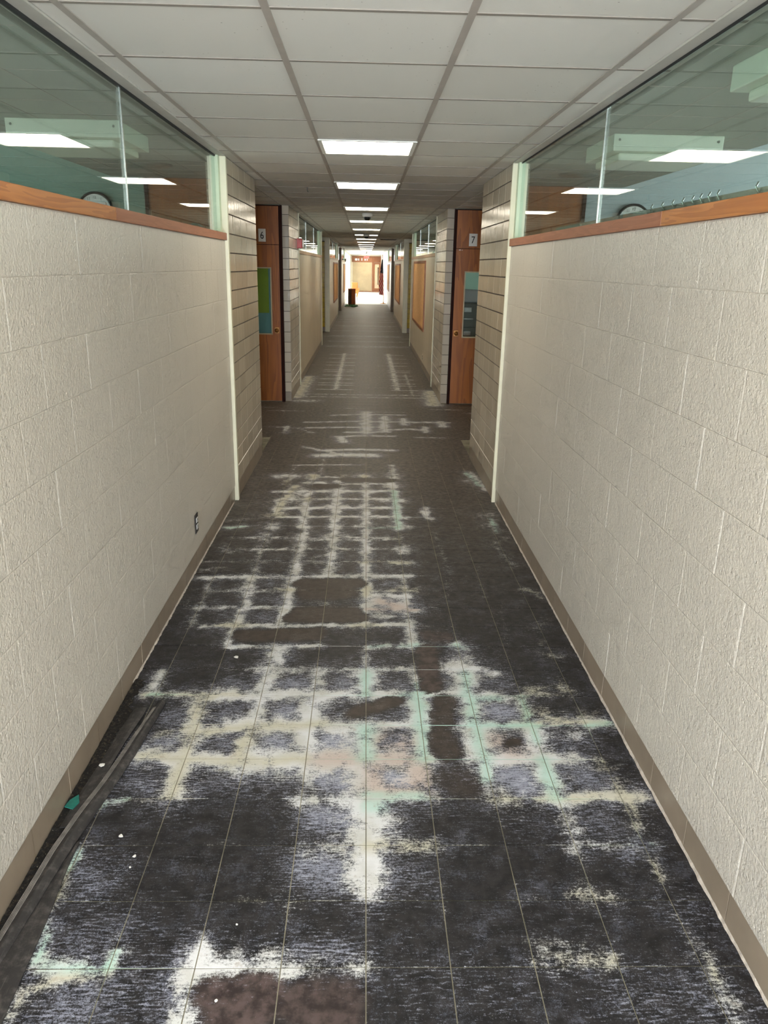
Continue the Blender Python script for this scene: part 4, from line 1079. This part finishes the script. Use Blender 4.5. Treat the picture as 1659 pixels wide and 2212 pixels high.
class_door(-1, 7.37, -1, -1.13, -1.93, None, 'wooden door end seen behind the left glass', -1.11)
class_door(1, 7.35, -1, 1.16, 1.93, None, 'wooden door end seen behind the right glass', 1.14)
for o_ in [o for o in bpy.data.objects if o.name.startswith('door_3') or o.name.startswith('door_4')]: o_.location.y -= .02
def sign(x0, x1, z0, z1, y, ch, label):
    cx, cz = (x0 + x1) / 2, (z0 + z1) / 2; hx, hz = (x1 - x0) / 2, (z1 - z0) / 2
    o = obj('number_sign', MB().box(-hx, hx, -.002, 0, -hz, hz), MP['paper']); o.location = (cx, y, cz)
    link('numeral', text_mesh('numeral', ch, hz * 1.12, MP['ink'], .0032, .82), o)
    tag(o, label, 'sign', 'paper room numbers over the doors')
sign(-1.386, -1.293, 2.066, 2.222, 10.502, '6', 'white paper sign with black numeral 6 above the left door')
sign(1.332, 1.438, 2.062, 2.216, 10.502, '7', 'white paper sign with black numeral 7 above the right door')
tag(box('paper_sheet', (-1.50, -1.275, 10.5265, 10.528, 1.175, 1.75), MP['green_sheet']), 'lime green sheet covering the upper glass of door 6', 'paper sheet')
tag(box('paper_sheet', (-1.50, -1.24, 10.529, 10.5305, .90, 1.75), MP['teal_sheet']), 'blue-green sheet behind the lime one in door 6 glass', 'paper sheet')
# filing cabinet seen through door 7
fc = empty('filing_cabinet', (1.62, 11.05, 0))
box('body', (-.34, .30, 0, .60, 0, 1.33), MP['steel'], fc, .004)
for i in range(4):
    z = .04 + i * .322
    dr = box('drawer', (-.325, .285, -.02, 0, z, z + .312), MP['steel'], fc, .004)
    box('label_holder', (-.24, -.14, -.026, -.02, z + .2, z + .26), MP['alu'], dr); box('handle', (-.27, -.11, -.036, -.02, z + .10, z + .115), MP['alu'], dr)
tag(fc, 'grey-green metal filing cabinet seen through the glass of door 7', 'filing cabinet')
tag(box('folded_cloth', (1.30, 1.86, 11.07, 11.5, 1.33, 1.50), MP['blue'], None, .02), 'pale blue bundle on top of the filing cabinet behind door 7', 'bundle')
for sd, s in (('left', -1), ('right', 1)):
    X = s * 1.09 if s < 0 else 1.14
    tag(box('wall_%s_room_divider' % sd, (*sorted((s * 2.05, s * 2.2)), 10.5, 10.62, 0, CH), MP['paint_far']), 'wall edge beside the %s recess door' % sd, 'wall', None, 'structure')
# small white patches on door 7
tag(obj('tape_scrap', MB().box(1.205, 1.228, 10.496, 10.498, 2.008, 2.018).box(1.243, 1.250, 10.496, 10.498, 2.008, 2.016), MP['paper']), 'two specks of white tape on door 7 beside the seam', 'tape')

# ------------------------------------------------------------------ outlets, alarm, boards
def outlet(s, y, z, label, plate=True):
    X = XL if s < 0 else XR
    t = empty('electrical_outlet', (X - s * .002, y, z))
    obj('plate', MB().box(*sorted((0, -s * .005)), -.036, .036, -.058, .058), MP['outlet'] if plate else MP['paint_far'], t, .002)
    for dz in (-.021, .021):
        r = obj('receptacle', MB().box(*sorted((-s * .005, -s * .008)), -.018, .018, dz - .015, dz + .015), MP['white'] if plate else MP['outlet'], t, .004)
        for dy in (-.006, .006): obj('slot', MB().box(*sorted((-s * .008, -s * .0085)), dy - .0012, dy + .0012, dz - .006, dz + .006), MP['ink'], r)
    tag(t, label, 'outlet', 'wall outlets')
outlet(-1, 4.424, .294, 'dark outlet plate with two white sockets low on left wall')
outlet(1, 14.15, .225, 'small outlet low on the right wall under the corkboard', False)
t = empty('fire_alarm', (-1.0, 11.85, 2.085))
box('body', (.0, .07, -.06, .06, -.065, .065), MP['red'], t, .008)
box('strobe_lens', (.07, .095, -.045, .03, -.05, .05), MP['white'], t, .008)
box('back_plate', (-.002, .012, -.068, .068, -.072, .072), MP['red'], t)
tag(t, 'red fire alarm box with white strobe on the left tile pier', 'fire alarm')
bn = 0
def board(s, y0, y1, z0, z1, label):
    X = XL if s < 0 else XR; cy, cz = (y0 + y1) / 2, (z0 + z1) / 2; hy, hz = (y1 - y0) / 2, (z1 - z0) / 2
    t = empty('corkboard', (X, cy, cz)); f = .045
    obj('cork', MB().box(*sorted((0, -s * .012)), -hy + f, hy - f, -hz + f, hz - f), MP['cork'], t)
    for q in ((-hy, hy, -hz, -hz + f), (-hy, hy, hz - f, hz), (-hy, -hy + f, -hz + f, hz - f), (hy - f, hy, -hz + f, hz - f)):
        obj('frame_rail', MB().box(*sorted((0, -s * .022)), *q), MP['corkframe'], t)
    tag(t, label, 'corkboard', 'framed corkboards on the corridor walls')
board(1, 14.1, 17.42, .68, 1.90, 'large framed corkboard on the right wall, nearest of all')
board(1, 24.5, 28.4, .67, 1.87, 'framed corkboard on the right wall beyond the yellow tiles')
board(-1, 25.1, 28.6, .65, 1.88, 'framed corkboard on the left wall beyond the yellow tiles')
board(-1, 36.0, 38.8, .61, 1.86, 'framed corkboard on the last left wall, before the lobby')
board(1, 35.8, 38.8, .70, 1.88, 'framed corkboard on the last right wall, behind the flag')
def dome(x, y, label):
    t = empty('dome_camera', (x, y, CH))
    obj('mount', MB().lathe([(.0, 0), (.075, 0), (.075, -.028), (.066, -.045), (.05, -.05)], (0, 0, 0), 'z', 24), MP['white'], t, 0, True)
    obj('dome', MB().lathe([(.052, -.045), (.05, -.065), (.036, -.088), (.018, -.099), (0, -.102)], (0, 0, 0), 'z', 24), MP['black'], t, 0, True)
    tag(t, label, 'security camera', 'dome cameras under the ceiling')
dome(.012, 11.75, 'black dome security camera on white mount, nearest of the three')
dome(.003, 19.5, 'black dome security camera in front of the sixth light')
dome(.02, 43.5, 'tiny dome security camera near the exit sign')
vt = empty('ceiling_vent', (.62, 22.8, CH))
box('vent_frame', (-.25, .25, -.25, .25, -.008, -.001), MP['tee'], vt)
for i in range(6): box('slat', (-.22, .22, -.21 + i * .075, -.165 + i * .075, -.014, -.008), MP['jambdark'], vt)
tag(vt, 'dark slatted ceiling vent right of the light row', 'vent')
tag(obj('ceiling_hook', MB().tube([(-.574, 8.02, CH), (-.574, 8.02, CH - .035), (-.566, 8.02, CH - .045)], .004, 6), MP['black']), 'small dark hook hanging from the ceiling before door 6', 'hook')
# rail with clips inside the right glass
rl = empty('map_rail', (1.2, 3.2, 2.0)); 
box('rail', (-.012, .012, -1.4, 1.9, .0, .045), MP['alu'], rl)
for y in (-.95, -.72, -.45, -.38, -.31, -.24, -.15, -.05, .06, .18): obj('clip', MB().tube([(-.014, y, .03), (-.02, y + .01, .048), (-.012, y + .014, .062)], .003, 6), MP['alu'], rl)
tag(rl, 'grey metal display rail with clips behind the right glass', 'rail')
# sundry on the left sill inside
tag(obj('wire_coil', MB().tube([(-1.10 + .03 * math.cos(a), 5.25 + .05 * a / 6, 2.018 + .016 * math.sin(a)) for a in np.linspace(0, 18, 60)], .003, 6), MP['alu']), 'small pale wire coil lying on the left sill behind glass', 'wire')

# ------------------------------------------------------------------ rubber strips and debris
def ribbon(name, left, right, y0, y1, prof, mat, label, parent=None, n=70, ribs=0):
    L_, R_ = np.array(left), np.array(right)
    li = lambda y: np.interp(y, L_[::-1, 1], L_[::-1, 0]) if L_[0, 1] > L_[-1, 1] else np.interp(y, L_[:, 1], L_[:, 0])
    ri = lambda y: np.interp(y, R_[::-1, 1], R_[::-1, 0]) if R_[0, 1] > R_[-1, 1] else np.interp(y, R_[:, 1], R_[:, 0])
    m = MB(); k = len(prof); top = []
    for i in range(n + 1):
        y = y0 + (y1 - y0) * i / n; a, b = li(y), ri(y)
        top.append([(a + (b - a) * u, y + .012 * (u - .5) * (1 if i == 0 else 0), z + .0015 * math.sin(y * 9 + u * 4)) for u, z in prof])
    for i in range(n):
        for j in range(k - 1):
            p = [top[i][j], top[i][j + 1], top[i + 1][j + 1], top[i + 1][j]]; m.quad(p)
            m.quad([(x, y, max(z - .005, .0006)) for x, y, z in p][::-1])
        for j in (0, k - 1):
            p, q = top[i][j], top[i + 1][j]; w = [p, q, (q[0], q[1], max(q[2] - .005, .0006)), (p[0], p[1], max(p[2] - .005, .0006))]; m.quad(w if j == 0 else w[::-1])
    for i in (0, n):
        for j in range(k - 1):
            p, q = top[i][j], top[i][j + 1]; w = [p, q, (q[0], q[1], max(q[2] - .005, .0006)), (p[0], p[1], max(p[2] - .005, .0006))]; m.quad(w[::-1] if (i == 0) == (y0 > y1) else w)
    return tag(obj(name, m, mat), label, 'rubber strip', 'pulled-up rubber base strips by the left wall')
profA = []
for i in range(9):
    profA += [(i * .045, .013 + .0028 * (i % 2) + i * .0006)]
profA += [(.46, .020), (.60, .021), (.75, .0185), (.90, .013), (1.0, .007)]
stripA = ribbon('rubber_strip', [(-.866, 2.873), (-.904, 2.602), (-.932, 2.341), (-.961, 2.181), (-.983, 2.007), (-.997, 1.702), (-1.006, 1.0)],
       [(-.832, 2.888), (-.857, 2.522), (-.873, 2.387), (-.895, 2.227), (-.911, 2.099), (-.922, 2.001), (-.941, 1.75), (-.954, 1.6), (-.98, 1.0)], 2.885, 1.05, profA, MP['rubber'], 'long ribbed black rubber strip, uppermost of the three by left wall')
LA = np.array([(-.866, 2.873), (-.904, 2.602), (-.932, 2.341), (-.961, 2.181), (-.983, 2.007), (-.997, 1.702), (-1.006, 1.0)]); RA = np.array([(-.832, 2.888), (-.857, 2.522), (-.873, 2.387), (-.895, 2.227), (-.911, 2.099), (-.922, 2.001), (-.941, 1.75), (-.954, 1.6), (-.98, 1.0)])
for u, zr in ((.06, .0165), (.15, .0175), (.24, .0185), (.33, .0195)):
    pts = []
    for y in np.arange(2.83, 1.1, -.03):
        a, b = np.interp(y, LA[::-1, 1], LA[::-1, 0]), np.interp(y, RA[::-1, 1], RA[::-1, 0]); pts.append((a + (b - a) * u, y, zr + .0015 * math.sin(y * 9 + u * 4) - .0008))
    obj('rib', MB().tube(pts, .0016, 6), MP['rib'], stripA)
ribbon('rubber_strip', [(-.915, 2.055), (-.93, 1.95), (-.95, 1.75), (-.965, 1.6), (-.985, 1.0)], [(-.905, 2.055), (-.903, 1.95), (-.89, 1.789), (-.883, 1.66), (-.881, 1.567), (-.876, 1.427), (-.87, 1.0)], 2.05, 1.05,
       [(0, .004), (.2, .0065), (.5, .0085), (.8, .0085), (1, .006)], MP['rubber'], 'flat black rubber strip nearest the viewer, beneath the ribbed one')
ribbon('rubber_strip', [(-.95, 2.852), (-.968, 2.687), (-.974, 2.499), (-.987, 2.317), (-.995, 2.1)], [(-.9, 2.804), (-.918, 2.614), (-.932, 2.341), (-.955, 2.1)], 2.84, 2.12,
       [(0, .005), (.25, .0085), (.5, .0095), (.75, .0105), (1, .0085)], MP['rubber'], 'short black rubber strip with torn end, closest to left base')
# torn mastic along the wall
m = MB(); ny, nx = 150, 6; rows = []
for i in range(ny + 1):
    y = 1.05 + (3.08 - 1.05) * i / ny; wd = .055 + .012 * math.sin(i * .31) + .008 * math.sin(i * 1.3) + (.0 if y < 2.8 else -.025 * (y - 2.8) / .28)
    rows.append([(BXL + .0015 + wd * u, y, .0012 + (.006 * (1 - u) * random.uniform(.4, 1.3) if u < .99 else 0)) for u in np.linspace(0, 1, nx + 1)])
for i in range(ny):
    for j in range(nx): m.quad([rows[i][j], rows[i][j + 1], rows[i + 1][j + 1], rows[i + 1][j]])
tag(obj('mastic_residue', m, MP['mastic'], None, 0, True), 'crumbly black mastic left along the foot of left wall', 'residue', None, 'stuff')
def chip(name, pts, z, th, mat, label, group=None):
    m = MB(); m.quad([(x, y, z + th) for x, y in pts]); n = len(pts)
    for i in range(n): a, b = pts[i], pts[(i + 1) % n]; m.quad([(a[0], a[1], z), (b[0], b[1], z), (b[0], b[1], z + th), (a[0], a[1], z + th)])
    tag(obj(name, m, mat), label, 'chip', group)
chip('floor_chip', [(-.986, 2.280), (-1.006, 2.252), (-1.012, 2.217), (-.980, 2.205), (-.970, 2.24)], .010, .003, MP['teal_chip'], 'dark teal chip lying against the left base tiles')
W8 = [(-.961, 2.45, .013, 'white plaster flake on the rubber strips by the left base'), (-.783, 2.087, .009, 'white plaster flake on a bare black tile by the ribbed strip'), (-.712, 1.997, .007, 'small white flake at a tile corner near the rubber strips'),
      (-.713, 1.95, .004, 'tiny white flake just nearer than the tile corner one'), (-.362, 1.493, .005, 'white crumb on the maroon-stained tile near the viewer'), (-.347, 1.731, .004, 'white crumb left of the middle on a black tile'), (-.598, 3.297, .013, 'oval white flake on the black tiles before the brown patch')]
for x, y, r, lab in W8:
    zz = .0105 if x < -.93 else .0006
    a0 = random.random() * 6; chip('plaster_flake', [(x + r * random.uniform(.55, 1.1) * math.cos(a0 + k * 1.05), y + r * random.uniform(.55, 1.1) * math.sin(a0 + k * 1.05)) for k in range(6)], zz, .002, MP['white'], lab, 'white plaster flakes on the floor')

# ------------------------------------------------------------------ far end: lobby
LX = -1.0
lob = struct(empty('window_lobby', (LX - .12, 48.2, 0)), 'blown-out window wall along the left of the lobby', 'window')
for y in np.arange(39.25, 57.3, 1.8): box('mullion', (-.03, .03, y - 48.2 - .03, y - 48.2 + .03, 0, CH), MP['trim'], lob)
box('sill', (-.05, .05, 39.2 - 48.2, 57.2 - 48.2, 0, .1), MP['trim'], lob); box('head', (-.05, .05, 39.2 - 48.2, 57.2 - 48.2, 2.4, CH), MP['trim'], lob)
ym = np.arange(39.25, 57.3, 1.8)
for a, b in zip(ym[:-1], ym[1:]): box('pane', (-.003, .003, a - 48.17, b - 48.23, .1, 2.4), MP['glass_clear'], lob)
struct(box('wall_right_lobby', (1.06, 1.16, 39.2, 57.3, 0, CH + .02), MP['paint_far']), 'bright cream right wall of the lobby', 'wall')
MP['headwood'] = wood('far_wall_wood', lin(150, 92, 52), lin(112, 62, 30), .4, 0, 1.0, 6)
fw = struct(box('wall_far', (-1.3, 1.3, 57.3, 57.4, 0, CH + .02), MP['paint_far']), 'far end wall of the lobby with wood band', 'wall')
box('wood_band', (-1.0, 1.2, 57.26, 57.3, 2.02, 2.43), MP['headwood'], fw); box('panel', (-.95, .42, 57.28, 57.3, .06, 2.02), MP['farpanel'], fw); box('base', (-.95, .42, 57.25, 57.3, 0, .06), MP['headwood'], fw)
for i, (x, w, h) in enumerate(((-.78, .17, .14), (-.55, .06, .14), (-.32, .05, .16), (-.10, .08, .12), (.06, .05, .12))): tag(box('card', (x, x + w, 57.25, 57.258, 2.13, 2.13 + h), MP['paper']), ['wide white card on the far wood band', 'second small white card on the far wood band', 'third small white card on the far wood band', 'fourth pale card on the far wood band, under the exit sign', 'rightmost pale card on the far wood band'][i], 'card', 'pale cards on the far wood band')
fd = struct(empty('door_lobby', (.78, 57.24, 0)), 'far wooden door with tall glass, left of the flag', 'door')
for q in ((-.34, -.22, 0, 2.02), (.22, .34, 0, 2.02)): box('jamb', (q[0], q[1], -.02, .06, q[2], q[3]), MP['headwood'], fd)
m = MB()
for q in ((-.22, -.15, 0, 2.0), (.15, .22, 0, 2.0), (-.15, .15, 0, .26), (-.15, .15, 1.9, 2.0)): m.box(q[0], q[1], 0, .045, q[2], q[3])
obj('leaf', m, MP['headwood'], fd); box('pane', (-.15, .15, .02, .03, .26, 1.9), MP['palesill'], fd); box('pull_bar', (.07, .11, -.03, -.005, .5, 1.7), MP['jambdark'], fd)
ex = empty('exit_sign', (.03, 40, 2.188))
box('housing', (-.135, .135, -.02, .02, -.07, .07), MP['white'], ex, .004); box('stem', (-.015, .015, -.01, .01, .07, CH - 2.188), MP['white'], ex)
link('lettering', text_mesh('lettering', 'EXIT', .10, emis('exit_red', (1, .12, .1, 1), 1.5), .0215, .9), ex)
tag(ex, 'white hanging exit sign with red letters over the lobby', 'exit sign')
# flag
fl = empty('flag', (.885, 39.45, 0))
obj('base', MB().lathe([(0, 0), (.15, 0), (.15, .015), (.1, .03), (.03, .045), (.02, .09)], (0, 0, 0), 'z', 24), MP['brass'], fl, 0, True)
obj('pole', MB().tube([(0, 0, .02), (-.02, 0, 1.2), (-.075, 0, 2.25)], .013, 8), MP['brass'], fl)
obj('finial', MB().lathe([(0, 0), (.022, .02), (.016, .05), (0, .1)], (-.077, 0, 2.24), 'z', 10), MP['brass'], fl)
g = NG('flag_cloth'); uv = g.n.new('ShaderNodeUVMap').outputs[0]; sx = g.sepv(uv)
dg = g.math('FRACT', g.math('MULTIPLY', g.math('ADD', sx[1], g.math('MULTIPLY', sx[0], .28)), 8.0)); st = g.step(dg, .46, .54)
strip = g.mix(st, lin(176, 36, 40), lin(226, 200, 196))
can = g.math('MULTIPLY', g.step(sx[1], .60, .63), 1.0); star = g.step(g.voro(uv, 16), .22, .30, 1, 0)
navy = g.mix(star, lin(26, 28, 52), lin(210, 210, 214)); g.set(g.mix(can, strip, navy), .8)
vv, ff, uvs = [], [], []; nu, nv = 24, 40
for j in range(nv + 1):
    v = j / nv; z = 2.10 - 1.69 * v; wd = .05 + .17 * min(1, v * 1.5) ** .8 - .05 * max(0, v - .8); xr = .0 - .065 * (1 - v) + .012
    for i in range(nu + 1):
        u = i / nu; vv.append((xr - wd * (1 - u) + .008 * math.sin(u * 30 + v * 5), -.02 - .045 * (.3 + .7 * min(1, v * 2)) * math.sin(u * 15 + v * 2.2), z + .10 * (1 - u) * v * .3)); uvs.append((u, 1 - v))
for j in range(nv):
    for i in range(nu): a = j * (nu + 1) + i; ff.append((a, a + nu + 1, a + nu + 2, a + 1))
me = bpy.data.meshes.new('cloth'); me.from_pydata(vv, [], ff); ul = me.uv_layers.new(name='UVMap')
for p in me.polygons:
    for li_ in p.loop_indices: ul.data[li_].uv = uvs[me.loops[li_].vertex_index]
    p.use_smooth = True
me.materials.append(g.mat); c = link('cloth', me, fl); sm = c.modifiers.new('thickness', 'SOLIDIFY'); sm.thickness = .003
tag(fl, 'red, white and navy striped flag hanging from a pole', 'flag')
# cabinet, chair, green heap
MP['boxwood'] = wood('reddish_cabinet_wood', lin(150, 76, 34), lin(104, 46, 18), .4, 2, 1, 6)
MP['boxdark'] = plain('cabinet_shade_and_plinth', lin(58, 32, 24), .45, .1)
cb = empty('wooden_cabinet', (-.655, 37.85, 0)); cb.rotation_euler = (0, 0, math.radians(42))
box('body', (-.12, .12, -.13, .13, .03, .72), MP['boxwood'], cb, .004); box('top', (-.128, .128, -.138, .138, .72, .745), MP['boxwood'], cb, .004); box('plinth', (-.11, .11, -.12, .12, 0, .03), MP['boxdark'], cb)
box('door_panel', (-.128, -.12, -.115, .115, .06, .69), MP['boxdark'], cb); box('handle', (-.14, -.128, .05, .07, .4, .5), MP['black'], cb)  # dark panel paints shade onto the cabinet's left face
tag(cb, 'small dark brown wooden cabinet standing by the left lobby windows', 'cabinet')
MP['orange'] = plain('orange_vinyl', lin(236, 128, 62), .5, .05)
ch = empty('lounge_chair', (-.57, 43.1, 0))
box('backrest', (-.19, .14, .12, .20, .40, .92), MP['orange'], ch, .03); box('seat', (-.19, .18, -.32, .14, .36, .47), MP['orange'], ch, .03)
m = MB(); pr = [(.13, .62), (.23, .65), (.20, .45), (.12, .17), (.06, .17)]
for y, sgn in ((-.30, 1), (.16, -1)): m.quad([(x, y, z) for x, z in (pr if sgn < 0 else pr)])
n5 = len(pr)
for i in range(n5): a, b = pr[i], pr[(i + 1) % n5]; m.quad([(a[0], -.30, a[1]), (b[0], -.30, b[1]), (b[0], .16, b[1]), (a[0], .16, a[1])])
obj('arm_panel', m, MP['orange'], ch, .008)
for x in (-.15, .1):
    for y in (-.26, .12): obj('leg', MB().tube([(x, y, .37), (x * 1.08, y * 1.08, 0)], [.016, .012], 8), MP['black'], ch)
tag(ch, 'bright orange lounge chair behind the wooden cabinet', 'chair')
gm = plain('green_strands', lin(38, 96, 44), .5, .3, 20)
m = MB(); rr = random.Random(5)
for k in range(26):
    cx, cy = rr.uniform(-.22, .22), rr.uniform(-.5, .5); R0 = rr.uniform(.05, .12); z0 = .01 + .05 * max(0, 1 - (cx / .25) ** 2) * rr.random()
    m.tube([(cx + R0 * math.cos(a), cy + 1.6 * R0 * math.sin(a), z0 + .018 * math.sin(a * 2.3 + k)+.012) for a in np.linspace(0, rr.uniform(3, 6), 14)], .009, 5)
o = obj('green_tangle', m, gm, None, 0, True); o.location = (-.64, 36.3, 0)
tag(o, 'low tangled green heap on the floor before the wooden cabinet', 'tangle')
for y, z, lab in ((38.3, 2.01, 'small dark wall box nearer of two above the left lobby end'), (38.95, 2.04, 'small dark wall box farther of two above the left lobby end')):
    t = empty('wall_box', (XL, y, z)); box('case', (0, .05, -.06, .06, -.06, .06), MP['jambdark'], t, .004); box('cover', (.05, .055, -.05, .05, -.05, .05), MP['black'], t); tag(t, lab, 'wall box', 'small dark wall boxes')

# ------------------------------------------------------------------ glazed entrance behind the viewer
en = struct(empty('door_entrance', (0, Y_BACK, 0)), 'glazed entrance doors behind the viewer', 'door')
for x in (-1.0, -.02, .96): box('stile', (x, x + .06, -.05, 0, 0, CH), MP['trim'], en)
box('rail', (-1.0, 1.0, -.05, 0, 0, .2), MP['trim'], en); box('rail', (-1.0, 1.0, -.05, 0, 2.35, CH), MP['trim'], en)
